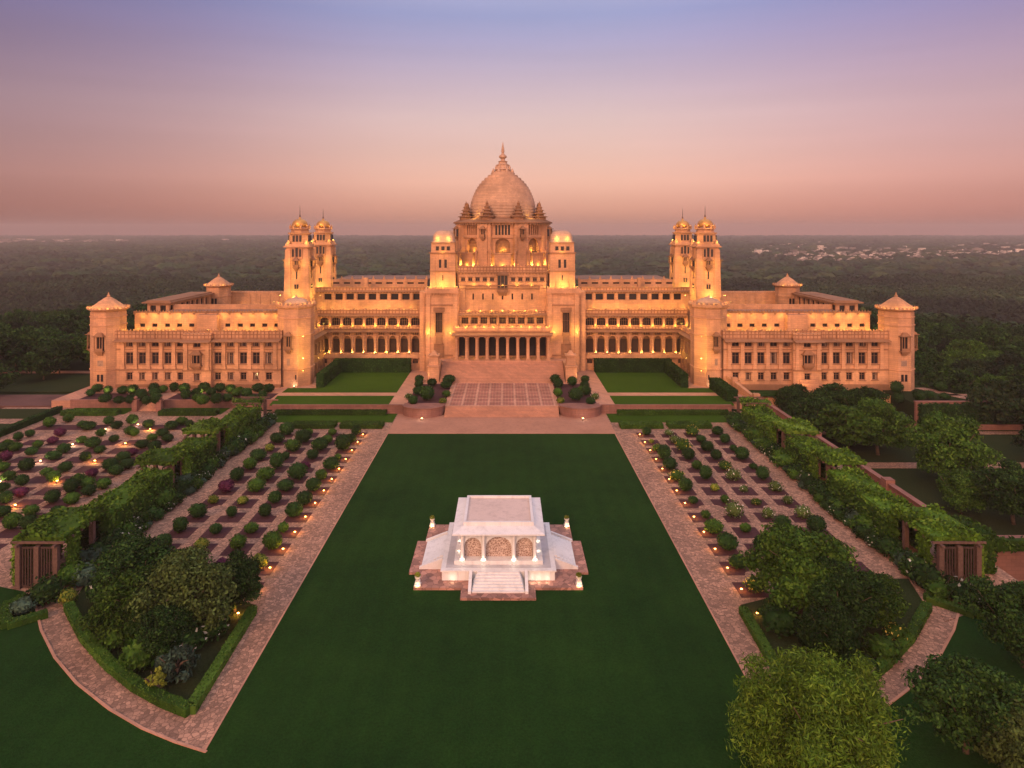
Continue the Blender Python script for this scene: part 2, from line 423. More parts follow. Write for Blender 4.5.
def leaves(C, N, size, jit=0.6, asp=0.55):
    """leaf-shaped faces at C, facing roughly N"""
    n = len(C)
    d = N + rng.normal(0, jit, (n, 3)); d /= np.linalg.norm(d, axis=1)[:, None] + 1e-9
    t = np.cross(d, rng.normal(0, 1, (n, 3))); t /= np.linalg.norm(t, axis=1)[:, None] + 1e-9
    b = np.cross(d, t); s = (size * rng.uniform(0.6, 1.4, n))[:, None]
    V = np.stack([C + t * s, C + b * s * asp, C - t * s, C - b * s * asp], 1).reshape(-1, 3)
    F = np.arange(4 * n).reshape(n, 4)
    return V, F
def sphere_pts(n):
    v = rng.normal(0, 1, (n, 3)); return v / np.linalg.norm(v, axis=1)[:, None]
def cat(parts):
    Vs, Fs, k = [], [], 0
    for V, F in parts:
        Vs.append(V); Fs.append(F + k); k += len(V)
    return np.concatenate(Vs), np.concatenate(Fs)
def quad_sphere(n=5):
    """a sphere of quads, lon/lat with tiny caps"""
    vs, fs = [], []
    H, W = n, 2 * n
    for j in range(H + 1):
        t = 0.02 + (math.pi - 0.04) * j / H
        for i in range(W):
            a = 2 * math.pi * i / W
            vs.append((math.sin(t) * math.cos(a), math.sin(t) * math.sin(a), math.cos(t)))
    for j in range(H):
        for i in range(W):
            fs.append((j * W + i, (j + 1) * W + i, (j + 1) * W + (i + 1) % W, j * W + (i + 1) % W))
    return np.array(vs), np.array(fs)
QS5, QF5 = quad_sphere(6)
def lamp(p, energy, parent, color=(1.0, 0.58, 0.11), r=0.17, name='floodlight', body=True):
    d = LD.get((energy, color, r))
    if d is None:
        d = bpy.data.lights.new(name, 'POINT'); d.energy = energy * LAMP; d.color = color; d.shadow_soft_size = r
        LD[(energy, color, r)] = d
    o = link(name + '_light', d, parent, p)
    if body:
        link(name, lamp_body(), parent, (p[0], p[1], p[2] - 0.45))
    return o
LD = {}
def lamp_body():
    if 'b' not in LD:
        mb = MB()
        mb.lathe([(0.16, 0), (0.16, 0.05), (0.05, 0.06), (0.05, 0.14), (0.14, 0.18), (0.19, 0.28), (0.17, 0.285)], 0, 0, 8)
        LD['b'] = mb.mesh('floodlight', M['lamp_metal'])
    return LD['b']
def G(px, py, Z=0.0):
    """where the ray through this point of the photograph meets the level Z"""
    Y = 680.0 * (40.0 - Z) / (py - 230.0)
    return (0.8 + (px - 505.5) * Y / 680.0, Y)

def added_flood(p, target, energy, parent, ang=120, color=(1.0, 0.56, 0.22)):
    """an added ground floodlight, put in to brighten a wall"""
    d = LD.get(('added_flood', energy, ang))
    if d is None:
        d = bpy.data.lights.new('floodlight', 'SPOT'); d.energy = energy * LAMP; d.color = color; d.spot_size = R(ang); d.spot_blend = 0.9; d.shadow_soft_size = 0.2
        LD[('added_flood', energy, ang)] = d
    o = link('floodlight_light', d, parent, p)
    o.rotation_euler = (Vector(p) - Vector(target)).to_track_quat('Z', 'Y').to_euler()
    link('floodlight', lamp_body(), parent, (p[0], p[1], p[2] - 0.5))
    return o
def panes(parent, fr, boxes, mat, name='window'):
    for b in boxes:
        MB(fr).box(*b).build(name, mat, parent)
# ================================================================ THE PALACE
ROOT = Vector((0, 184, 1.6))
PAL = empty('palace', ROOT)
tag(PAL, 'vast floodlit golden sandstone palace with a great central dome and four slim towers', 'palace')
def part(name, mb, mats, label=None):
    o = mb.build(name, mats, PAL); o.location = -ROOT
    if label: o['label'] = label
    return o
S, SD, EV, RS, DS = M['stone'], M['stone_dark'], M['eave'], M['roofstone'], M['domestone']
WIN = {}
def window_mesh(w, h, rise, style, rev):
    k = (w, h, rise, style, rev)
    if k in WIN: return WIN[k]
    mb = MB()
    D = rev - 0.02
    mb.mat = 0
    mb.add([(-w / 2, D, 0), (w / 2, D, 0), (w / 2, D, h), (-w / 2, D, h)], [(0, 1, 2, 3)])
    mb.mat = 1
    f = 0.09
    if style in ('sash', 'curtained', 'lancet'):
        mb.box(-w / 2, -w / 2 + f, D - 0.1, D - 0.02, 0, h); mb.box(w / 2 - f, w / 2, D - 0.1, D - 0.02, 0, h)
        mb.box(-w / 2 + f, w / 2 - f, D - 0.1, D - 0.02, h - f, h)
        mb.box(-w / 2 + f, w / 2 - f, D - 0.1, D - 0.02, 0, f)
        if style != 'lancet':
            mb.box(-0.05, 0.05, D - 0.1, D - 0.02, f, h - f)
            mb.box(-w / 2 + f, -0.05, D - 0.09, D - 0.02, h * 0.68, h * 0.68 + 0.08); mb.box(0.05, w / 2 - f, D - 0.09, D - 0.02, h * 0.68, h * 0.68 + 0.08)
        if style == 'curtained':
            mb.mat = 3
            mb.box(-w / 2 + f, -w * 0.2, D - 0.016, D - 0.006, f, h - f); mb.box(w * 0.2, w / 2 - f, D - 0.016, D - 0.006, f, h - f)
    elif style == 'mullioned':
        for i in (-1, 0, 1): mb.box(i * w / 4 - 0.05, i * w / 4 + 0.05, D - 0.12, D - 0.02, 0, h)
        mb.box(-w / 2, w / 2, D - 0.09, D - 0.03, h * 0.6, h * 0.6 + 0.07)
    if style in ('sash', 'curtained'):
        mb.mat = 2
        mb.box(-w / 2 - 0.2, w / 2 + 0.2, -0.22, -0.003, -0.2, -0.03)
        mb.frus(-w / 2 - 0.2, w / 2 + 0.2, -0.3, -0.003, h + 0.05, h + 0.22, 0.0)
    me = mb.mesh('window', [M['glass'], M['frame'], EV, M['curtain']])
    WIN[k] = me
    return me
def windows(parent, fr, ops, style, d=0.0, rev=0.5, name='window'):
    for o in ops:
        st = style if not callable(style) else style()
        me = window_mesh(round(o[1] - o[0], 3), round(o[3] - o[2], 3), o[4] if len(o) > 4 else 0, st, rev)
        link(name, me, parent, fr(((o[0] + o[1]) / 2, d, o[2])), fr.rot)
def op(u, w, z0, z1, rise=0.0):
    return (u - w / 2, u + w / 2, z0, z1, rise) if rise else (u - w / 2, u + w / 2, z0, z1)
PM = {}
def blocks(parent, fr, name, mat, items):
    """one object per block (a list of boxes x0,x1,d0,d1,z0,z1 round its own foot)"""
    for (u, d, z, bxs) in items:
        k = (name, mat.name, bxs)
        if k not in PM:
            q = MB()
            for bb in bxs: q.box(*bb)
            PM[k] = q.mesh(name, mat)
        link(name, PM[k], parent, fr((u, d, z)), fr.rot)
def eave(mb, u0, u1, d, z, out_=1.3, th=0.22, drop=0.35):
    """a sloping stone eave with brackets"""
    mb.add([(u0, d, z), (u1, d, z), (u1, d - out_, z - drop), (u0, d - out_, z - drop),
            (u0, d, z + th), (u1, d, z + th), (u1, d - out_, z - drop + th * 0.6), (u0, d - out_, z - drop + th * 0.6)],
           [(0, 3, 2, 1), (4, 5, 6, 7), (0, 1, 5, 4), (1, 2, 6, 5), (2, 3, 7, 6), (3, 0, 4, 7)])
    n = max(2, int((u1 - u0) / 0.8))
    for i in range(n):
        u = u0 + (i + 0.5) * (u1 - u0) / n
        mb.box(u - 0.1, u + 0.1, d - out_ * 0.55, d - 0.003, z - drop * 0.55 - 0.4, z - drop * 0.55 - 0.03)
def parapet(mb, u0, u1, d, z0, z1, bay, th=0.35, merlon=True):
    mb.box(u0, u1, d, d + th, z0, z1 - 0.22)
    mb.box(u0, u1, d - 0.09, d + th + 0.09, z1 - 0.218, z1)
    n = max(1, round((u1 - u0) / bay))
    for i in range(n + 1):
        u = u0 + (u1 - u0) * i / n
        mb.box(u - 0.25, u + 0.25, d - 0.15, d + th + 0.15, z0 + 0.004, z1 + 0.16)
    if merlon:
        m = int((u1 - u0) / 0.75)
        for i in range(m):
            u = u0 + (i + 0.5) * (u1 - u0) / m
            mb.add([(u - 0.24, d + 0.05, z1), (u + 0.24, d + 0.05, z1), (u, d + 0.05, z1 + 0.5), (u - 0.24, d + 0.25, z1), (u + 0.24, d + 0.25, z1), (u, d + 0.25, z1 + 0.5)],
                   [(0, 1, 2), (5, 4, 3), (0, 2, 5, 3), (1, 4, 5, 2)])
def column_mb(h, r=0.27, n=10):
    mb = MB(); mb.smooth = False
    mb.box(-r * 1.5, r * 1.5, -r * 1.5, r * 1.5, 0, 0.22)
    mb.smooth = True
    mb.lathe([(r * 1.25, 0.22), (r * 1.3, 0.36), (r, 0.5), (r * 0.88, h - 0.75), (r * 1.1, h - 0.6), (r * 0.95, h - 0.5), (r * 1.45, h - 0.22)], 0, 0, n)
    mb.smooth = False
    mb.box(-r * 1.6, r * 1.6, -r * 1.6, r * 1.6, h - 0.22, h)
    return mb
CM = {}
def column(parent, p, h, r=0.27, m=None, rz=0.0):
    k = (round(h, 2), r)
    if k not in CM: CM[k] = column_mb(h, r).mesh('column', S)
    return link('column', CM[k], parent, p, rz)
def jharokha(parent, fr, u, d, z, w=2.0, h=2.6, name='balcony'):
    """a projecting balcony window: corbelled base, posts, small curved roof"""
    mb = MB(fr)
    mb.mat = 0
    for i, (k, t) in enumerate(((0.3, 0.35), (0.6, 0.3), (0.95, 0.25))):
        mb.box(u - w / 2 + 0.45 - 0.15 * i, u + w / 2 - 0.45 + 0.15 * i, d - k, d - 0.003, z - 1.0 + 0.34 * i, z - 0.68 + 0.34 * i)
    mb.box(u - w / 2 - 0.1, u + w / 2 + 0.1, d - 1.15, d - 0.004, z + 0.0, z + 0.16)
    mb.box(u - w / 2, u + w / 2, d - 1.05, d - 0.9, z + 0.163, z + 0.85)
    for a in (-w / 2, w / 2 - 0.16, -w / 6 - 0.08, w / 6 - 0.08):
        mb.box(u + a, u + a + 0.16, d - 1.04, d - 0.88, z + 0.853, z + h - 0.25)
    mb.box(u - w / 2 - 0.3, u + w / 2 + 0.3, d - 1.4, d - 0.004, z + h - 0.25, z + h - 0.1)
    mb.frus(u - w / 2, u + w / 2, d - 1.1, d - 0.005, z + h - 0.097, z + h + 0.35, 0.25)
    mb.frus(u - w / 2 + 0.3, u + w / 2 - 0.3, d - 0.8, d - 0.006, z + h + 0.353, z + h + 0.75, 0.3)
    mb.mat = 1
    mb.box(u - w / 2 + 0.17, u + w / 2 - 0.17, d - 0.15, d - 0.007, z + 0.2, z + h - 0.3)
    return mb.build(name, [SD, M['glass']], parent)
def tent_roof(parent, cx, cy, r, z, h, n=8, s=1, name='roof', mat=None):
    """the low flared stone roof of the octagonal towers"""
    mb = MB(); mb.smooth = False
    mb.lathe([(r * 0.97, z - 0.9), (r * 1.0, z - 0.5), (r * 1.16, z - 0.15), (r * 1.24, z), (r * 1.24, z + 0.2), (r * 1.0, z + 0.45), (r * 0.72, z + h * 0.32), (r * 0.45, z + h * 0.52), (r * 0.2, z + h * 0.68), (r * 0.08, z + h * 0.74),
              (r * 0.11, z + h * 0.80), (r * 0.05, z + h * 0.86), (r * 0.02, z + h)], s * cx, cy, n, math.pi / n)
    o = mb.build(name, mat or S, parent)
    m2 = MB()
    for i in range(n * 4):
        a = 2 * math.pi * i / (n * 4)
        x, y = s * cx + r * 1.2 * math.cos(a), cy + r * 1.2 * math.sin(a)
        m2.box(x - 0.13, x + 0.13, y - 0.13, y + 0.13, z + 0.2, z + 0.62)
    m2.build('merlon_ring', S, parent)
    return o
BX = [-91.0, -87.9, -84.75, -81.65, -78.55, -74.0, -69.45, -66.3, -63.2, -60.1, -57.0]
def wing_style():
    return random.choice(['sash', 'sash', 'curtained'])
def wing(s):
    fr = Fr(0, 166.0, 0, s)
    mb = MB(fr)
    allops = []
    segs = [(-94.2, -77.4, BX[:5], 0.0), (-70.6, -54.0, BX[6:], 0.0), (-77.4, -70.6, [-74.0], -1.2)]
    for a, b, xs, d in segs:
        ops = []
        for x in xs:
            ops += [op(x, 1.75, 7.3, 10.1), op(x, 1.75, 11.55, 12.95), op(x, 1.45, 3.4, 5.2)]
        mb.wall(a, b, -5.0, 13.2, d, ops, 0.5)
        allops.append((ops, d))
    mb.box(-77.4, -77.399, -1.2, 0, -5, 13.2); mb.box(-70.601, -70.6, -1.2, 0, -5, 13.2)
    # set-back storey, roof sheets, end walls
    w = part('wing', mb, S)
    mb = MB(fr)
    setops = [op(x, 1.3, 15.5, 16.35) for x in BX if x != -74.0]
    mb.wall(-93.0, -54.0, 13.4, 19.0, 6.0, setops, 0.4)
    mb.box(-93.0, -54.0, 5.2, 6.0, 14.0, 14.4)
    MB(fr).box(-76.5, -71.5, 4.4, 5.98, 14.4, 18.7).build('projecting_bay', S, w)
    MB(fr).box(-93.0, -54.0, 26.0, 26.4, 0, 19.0).build('rear_wall', S, w)
    mb.build('upper_storey', S, w)
    m2 = MB(fr)
    m2.box(-94.2, -54.0, 0.36, 5.2, 13.38, 13.9)
    m2.box(-92.9, -54.0, 6.4, 26.0, 17.2, 17.6)
    m2.box(-80, -76, 14, 17, 17.603, 18.6); m2.box(-68, -60, 16, 19, 17.603, 18.4)
    m2.build('roof', RS, w)
    for ops, d in allops:
        windows(w, fr, ops, wing_style, d)
    windows(w, fr, setops, 'open', 6.0, 0.4)
    # pilasters, courses
    xs = [-92.55] + [(a + b) / 2 for a, b in zip(BX[:4], BX[1:5])] + [-77.0]
    xs += [-70.95] + [(a + b) / 2 for a, b in zip(BX[6:10], BX[7:11])] + [-55.4]
    pil = ((-0.42, 0.42, -0.32, -0.003, 0.6, 6.4), (-0.55, 0.55, -0.42, -0.003, 6.403, 6.7), (-0.52, 0.52, -0.4, -0.003, 0, 0.597))
    blocks(w, fr, 'pilaster', S, [(x, 0, 6.103, pil) for x in xs if x not in (-77.0, -70.95)] + [(x, -1.2, 6.103, pil) for x in (-76.6, -71.4)])
    m4 = MB(fr)
    for a, b, d in ((-94.2, -77.4, 0), (-77.5, -70.5, -1.2), (-70.6, -54.0, 0)):
        m4.box(a, b, d - 0.28, d - 0.005, 5.8, 6.1); m4.box(a, b, d - 0.4, d - 0.006, 1.0, 2.3)
        m4.box(a, b, d - 0.2, d - 0.005, 10.75, 10.95)
    m4.build('string_course', EV, w)
    m5 = MB(fr); eave(m5, -94.2, -77.5, 0, 13.2, 1.7); eave(m5, -70.5, -54.0, 0, 13.2, 1.7); eave(m5, -77.49, -70.51, -1.2, 13.2, 1.5)
    m5.build('eave', EV, w)
    m6 = MB(fr); parapet(m6, -94.2, -54.0, 0.0, 13.42, 15.3, 3.1); m6.box(-77.4, -70.6, -1.2, -0.1, 13.43, 14.9)
    m6.build('parapet', M['painted_slot'], w)
    m7 = MB(fr); parapet(m7, -93.0, -54.0, 6.02, 18.62, 19.3, 3.1, 0.3, True)
    m7.build('parapet', SD, w)
    # entrance bay: doorway balcony
    jharokha(w, fr, -74.0, -1.2, 7.0, 2.6, 3.1)
    for x in [-92.3] + [(a + b) / 2 for a, b in zip(BX, BX[1:])] + [-55.3]:
        lamp(fr((x, 4.6, 14.75)), 60, w)
        lamp(fr((x, -0.35, 15.85)), 26, w)
        lamp(fr((x + 1.4 if x < -56 else x, 5.2, 18.3)), 26, w, body=False)
    return w
def octa(s, cx, cy, r, z0, z1, name, mat=None, levels=()):
    mb = MB(); mb.lathe([(r * 1.03, z0), (r * 1.03, z0 + 1.5), (r, z0 + 1.6), (r, z1)], s * cx, cy, 8, math.pi / 8)
    for z in levels: mb.lathe([(r * 1.0, z), (r * 1.05, z + 0.05), (r * 1.05, z + 0.3), (r * 1.0, z + 0.35)], s * cx, cy, 8, math.pi / 8)
    return part(name, mb, mat or S)
def corner_tower(s):
    cx, cy, r = -97.4, 168.2, 3.95
    t = octa(s, cx, cy, r, -5.0, 19.9, 'corner_tower', None, (5.8, 16.6, 18.6))
    tent_roof(t, cx, cy, r * 0.96, 20.6, 4.0, 8, s)
    ap = r * math.cos(math.pi / 8)
    fr = Fr(cx, cy - ap, 0, s)
    jharokha(t, fr, 0.2, 0, 10.6, 2.1, 3.9)
    jharokha(t, Fr(cx - ap, cy, -90, s), 0, 0, 10.6, 2.1, 3.9)
    panes(t, fr, [(-0.55, 0.85, -0.03, -0.004, 7.0, 8.4)], M['curtain'])
    panes(t, fr, [(-0.65, -0.05, -0.05, -0.005, 3.3, 5.0), (0.25, 0.85, -0.05, -0.005, 3.3, 5.0)], M['glass'])
    for a in (-150, -120, -90, -60, -30, 0):
        x = s * (cx + (r * 1.1) * math.cos(R(a))); y = cy + r * 1.1 * math.sin(R(a))
        lamp((x, y, 21.35), 26, t, body=False)
def bastion(s):
    """the octagonal bastion where the wing meets the arcades"""
    cx, cy, r = -51.6, 170.2, 4.4
    t = octa(s, cx, cy, r, -1.0, 21.0, 'bastion', None, (5.8, 14.0, 18.2))
    mb = MB(); mb.lathe([(r, 20.6), (r * 1.12, 21.0), (r * 1.14, 21.6), (r * 1.0, 21.62)], s * cx, cy, 8, math.pi / 8)
    for i in range(24):
        a = 2 * math.pi * i / 24; x, y = s * cx + r * 1.04 * math.cos(a), cy + r * 1.04 * math.sin(a)
        mb.frus(x - 0.28, x + 0.28, y - 0.2, y + 0.2, 21.6, 22.2, 0.12)
    mb.build('parapet', S, t)
    mb = MB(); mb.smooth = True
    mb.lathe([(3.0, 21.6), (2.9, 22.0), (2.3, 22.6), (1.3, 23.0), (0.3, 23.2), (0.1, 23.7)], s * cx, cy, 16)
    mb.build('cupola', DS, t)
    ap = r * math.cos(math.pi / 8)
    fr = Fr(cx, cy - ap, 0, s)
    jharokha(t, fr, -0.6, 0, 10.8, 1.7, 3.6)
    mb = MB(fr); mb.box(-1.0, -0.3, -0.05, -0.004, 6.9, 8.5); mb.build('window', M['curtain'], t)
    mb = MB(fr); mb.box(1.0, 1.3, -0.05, -0.004, 3.4, 4.6); mb.build('window', M['glass'], t)
    for a in (-160, -125, -90, -55, -20):
        lamp((s * (cx + r * 1.2 * math.cos(R(a))), cy + r * 1.2 * math.sin(R(a)), 22.4), 30, t)
    # the golden wash on its inner faces
    lamp(fr((3.6, -2.0, 9.2)), 300, t); lamp(fr((3.5, -2.0, 14.5)), 170, t); lamp(fr((3.3, -1.0, 6.0)), 90, t)
    # return block behind the bastion
    f2 = Fr(-48.9, 173.0, 90, s)
    mb = MB(f2)
    ops = [op(2.2 + 3.1 * i, 1.5, 7.3, 10.1) for i in range(4)] + [op(2.2 + 3.1 * i, 1.1, 3.0, 5.0) for i in range(4)]
    mb.wall(-1.5, 14.0, 0, 12.3, 0, ops, 0.45); mb.box(-1.5, 14.0, 0.46, 0.6, 12.0, 12.3)
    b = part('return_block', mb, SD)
    windows(b, f2, ops, wing_style, 0, 0.45)
    mb = MB(f2); eave(mb, -1.4, 14.0, 0, 12.3, 1.2); mb.build('eave', EV, b)
    mb = MB(f2); parapet(mb, -1.4, 14.0, 0.1, 12.6, 13.5, 3.1); mb.box(-1.4, 13.9, 0.46, 7.5, 12.62, 12.8)
    mb.wall(-1.4, 14.0, 12.6, 18.0, 2.6, [op(3 + 3.2 * i, 1.4, 14.2, 16.0) for i in range(3)], 0.4)
    mb.box(-1.4, 14.0, 2.602, 8.0, 17.6, 18.0); parapet(mb, -1.4, 14, 2.5, 18.0, 18.7, 3)
    mb.build('upper_storey', S, b)
    for u in (1.0, 6.0, 11.0): lamp(f2((u, 1.6, 13.6)), 60, b)
    lamp(f2((3.5, -1.2, 7.0)), 60, b); lamp(f2((10.0, -1.2, 7.0)), 60, b)
AX = [-49.0 + 3.125 * k for k in range(9)]
def arcade(s):
    fr = Fr(0, 187.0, 0, s)
    mb = MB(fr)
    L0 = [op(x, 1.5, 3.3, 4.5) for x in AX]
    L1 = [op(x, 2.15, 6.25, 10.9, 1.9) for x in AX]
    L1b = [op(x + dx, 0.42, 11.15, 11.95) for x in AX for dx in (-0.6, 0.0, 0.6)]
    L2 = [op(x, 2.35, 13.75, 15.9, 0.7) for x in AX]
    mb.wall(-50.6, -22.2, 0, 6.25, 0, L0, 0.5)
    mb.wall(-50.6, -22.2, 6.25, 12.4, 0, L1 + L1b, 1.3)
    mb.wall(-50.6, -22.2, 12.4, 17.2, 0, L2, 0.8)
    L3 = [op(x, 2.1, 20.45, 22.15) for x in AX]
    r = part('arcade_range', mb, S)
    mb = MB(fr)
    mb.wall(-53.0, -22.2, 17.3, 22.9, 3.5, L3, 0.7)
    slits = [op(x, 1.9, 24.15, 24.65) for x in AX]
    mb.build('upper_storey', S, r)
    mb = MB(fr); mb.wall(-50.0, -22.2, 23.1, 25.5, 13.0, slits, 0.5); mb.build('attic', S, r)
    windows(r, fr, L0, 'mullioned', 0, 0.5); windows(r, fr, L2, 'mullioned', 0, 0.8)
    windows(r, fr, L3, 'open', 3.5, 0.7); windows(r, fr, slits, 'open', 13.0, 0.5)
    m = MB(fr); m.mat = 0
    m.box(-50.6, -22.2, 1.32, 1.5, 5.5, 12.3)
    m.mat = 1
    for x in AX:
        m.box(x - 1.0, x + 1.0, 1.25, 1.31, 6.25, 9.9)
    m.build('loggia_wall', [SD, M['dark']], r)  # darker stone and near-black panels paint the shade inside the arches
    m = MB(fr); m.box(-50.6, -22.2, 0.9, 3.5, 16.9, 17.25); m.box(-53.0, -22.2, 4.2, 13.0, 22.6, 23.0); m.box(-50, -22.2, 13.52, 34, 25.0, 25.3)
    m.build('roof', RS, r)
    for k in range(10):
        x = AX[0] - 1.56 + 3.125 * k
        column(r, fr((x, -0.42, 6.25)), 4.7, 0.27)
        if k < 9: pass
    X10 = [AX[0] - 1.56 + 3.125 * k for k in range(10)]
    blocks(r, fr, 'bracket', S, [(x, 0, 10.96, ((-0.3, 0.3, -0.28, -0.003, 0, 1.14),)) for x in X10])
    blocks(r, fr, 'pilaster', S, [(x, 0, 13.75, ((-0.34, 0.34, -0.26, -0.003, 0, 2.45),)) for x in X10])
    blocks(r, fr, 'buttress', S, [(x, 0, 1.7, ((-0.36, 0.36, -0.3, -0.003, 0, 3.3),)) for x in X10])
    blocks(r, fr, 'pilaster', S, [(x, 3.5, 20.4, ((-0.3, 0.3, -0.25, -0.003, 0, 2.0),)) for x in X10])
    m = MB(fr); m.box(-50.6, -22.2, -0.9, -0.003, 5.0, 5.25)
    m.box(-50.6, -22.2, -0.85, -0.7, 5.253, 5.9)
    for k in range(28):
        x = -50.2 + k * 1.03; m.box(x - 0.12, x + 0.12, -0.7, -0.4, 4.6, 5.0)
    m.build('gallery_ledge', S, r)
    m = MB(fr); eave(m, -50.6, -22.2, 0, 12.45, 1.7); eave(m, -50.6, -22.2, 0, 16.55, 1.1, 0.2, 0.2); eave(m, -53.0, -22.2, 3.5, 22.9, 0.9, 0.2, 0.2)
    m.build('eave', EV, r)
    m = MB(fr); m.box(-50.6, -22.2, -0.35, -0.1, 12.75, 13.6)
    parapet(m, -50.6, -22.2, -0.1, 16.85, 18.2, 3.125, 0.35, False)
    parapet(m, -53.0, -22.2, 3.5, 23.12, 23.95, 3.125, 0.3, False)
    m.build('parapet', M['painted_slot'], r)
    m = MB(fr)
    blocks(r, fr, 'roof_finial', S, [(x, 13.2, 25.5, ((-0.3, 0.3, -0.3, 0.3, 0, 0.35), (-0.15, 0.15, -0.15, 0.15, 0.35, 0.9))) for x in X10])
    m.box(-40.0, -39.0, 9.5, 10.6, 23.0, 26.2)
    m.build('chimney', S, r)
    for k in range(10):
        x = AX[0] - 1.56 + 3.125 * k
        lamp(fr((x + 0.0, -0.95, 6.6)), 62, r, r=0.09)
        lamp(fr((x, -0.75, 13.75)), 34, r)
        lamp(fr((x, 2.4, 18.5)), 30, r); lamp(fr((x + 1.56, -0.5, 18.55)), 22, r, body=False)
        if k % 1 == 0: lamp(fr((x + 1.5, 3.0, 24.35)), 30, r)
def tall_tower(s, cx, cy, k=1.0, back=False):
    """slim stepped tower with a small gilded dome"""
    h = 3.1 * k
    mb = MB()
    def sq(a, z0, z1, t=0.0): mb.frus(s * cx - a, s * cx + a, cy - a, cy + a, z0, z1, t)
    sq(h + 0.15, 0, 22.0, 0.1)
    sq(h, 22.0, 35.4, 0.28)
    # angle buttresses
    for ax in (-1, 1):
        for ay in (-1, 1):
            x, y = s * cx + ax * (h - 0.75), cy + ay * (h - 0.75)
            mb.frus(x - 0.95, x + 0.95, y - 0.95, y + 0.95, 22.2, 34.8, 0.25)
            mb.frus(x - 0.45, x + 0.45, y - 0.45, y + 0.45, 36.3, 37.3, 0.35)
    mb.frus(s * cx - h - 0.3, s * cx + h + 0.3, cy - h - 0.3, cy + h + 0.3, 35.4, 35.75, 0)
    mb.frus(s * cx - h + 0.05, s * cx + h - 0.05, cy - h + 0.05, cy + h - 0.05, 35.753, 36.3, 0.1)
    mb.lathe([(h * 0.93, 36.3), (h * 0.88, 38.9), (h * 1.0, 39.0), (h * 1.02, 39.3), (h * 0.78, 39.35), (h * 0.72, 40.1), (h * 0.88, 40.2), (h * 0.88, 40.5), (h * 0.5, 40.6)], s * cx, cy, 8, math.pi / 8)
    for i in range(8):
        a = math.pi / 8 + i * math.pi / 4
        x, y = s * cx + h * 0.80 * math.cos(a), cy + h * 0.80 * math.sin(a)
        mb.lathe([(0.26, 40.5), (0.34, 41.0), (0.16, 41.3), (0.05, 41.7)], x, y, 6)
    t = part('tall_tower', mb, S)
    d = MB(); d.smooth = True
    r = 2.05 * k
    d.lathe([(r * 0.9, 40.7), (r * 1.02, 41.2), (r, 41.7), (r * 0.86, 42.3), (r * 0.6, 42.75), (r * 0.25, 43.0), (0.28, 43.1), (0.34, 43.3), (0.12, 43.5)], s * cx, cy, 16)
    d.build('cupola', M['copper'], t)
    sp = MB(); sp.lathe([(0.16, 43.45), (0.22, 43.8), (0.09, 44.1), (0.07, 45.2), (0.02, 46.6)], s * cx, cy, 6); sp.build('spire', M['wood'], t)
    for ang, lim in ((0, 1), (90, 1), (-90, 1)):
        dx = {0: (0, -h), 90: (h, 0), -90: (-h, 0)}[ang]
        fr = Fr(cx + dx[0], cy + dx[1], ang, s)
        panes(t, fr, [(u - 0.27, u + 0.27, 0.12 if u else 0.1, 0.3, 32.9, 34.9 + (0.35 if u == 0 else 0)) for u in (-0.95, 0, 0.95)], M['glass'])
        panes(t, fr, [(u - 0.22, u + 0.22, -0.16, -0.05, 24.4, 25.6) for u in (-0.3, 0.3)] + [(u - 0.2, u + 0.2, -0.18, -0.05, 19.5, 20.8) for u in (-0.3, 0.3)], M['glass'])
        panes(t, fr, [(-0.18, 0.18, 0.02, 0.2, 27.0, 29.0)], M['glass'])
        jharokha(t, fr, 0, 0.08, 30.0, 1.5, 2.1)
        panes(t, fr, [(u - 0.28, u + 0.28, 0.32, 0.6, 36.9, 38.6) for u in (-0.9, 0, 0.9)], M['glass'])
        panes(t, fr, [(u, u + 0.16, -0.08, 0.3, 32.7, 35.2) for u in (-1.42, -0.62, 0.46, 1.26)], S, 'colonnette')
        w = MB(fr); w.box(-1.5, 1.5, -0.12, 0.3, 32.4, 32.7)
        w.build('surround', S, t)
        for u in (-2.6, 2.6): lamp(fr((u, -0.05, 36.9)), 26 * k, t, body=False)
        lamp(fr((0, -0.1, 40.95)), 26, t, body=False)
        lamp(fr((0, -2.2, 22.6)), 330 * k, t); lamp(fr((0, -1.6, 28.2)), 60, t, body=False)
        lamp(fr((1.6, -1.3, 31.2)), 42 * k, t, body=False)
        lamp(fr((-1.6, -1.3, 31.2)), 42 * k, t, body=False)
    return t
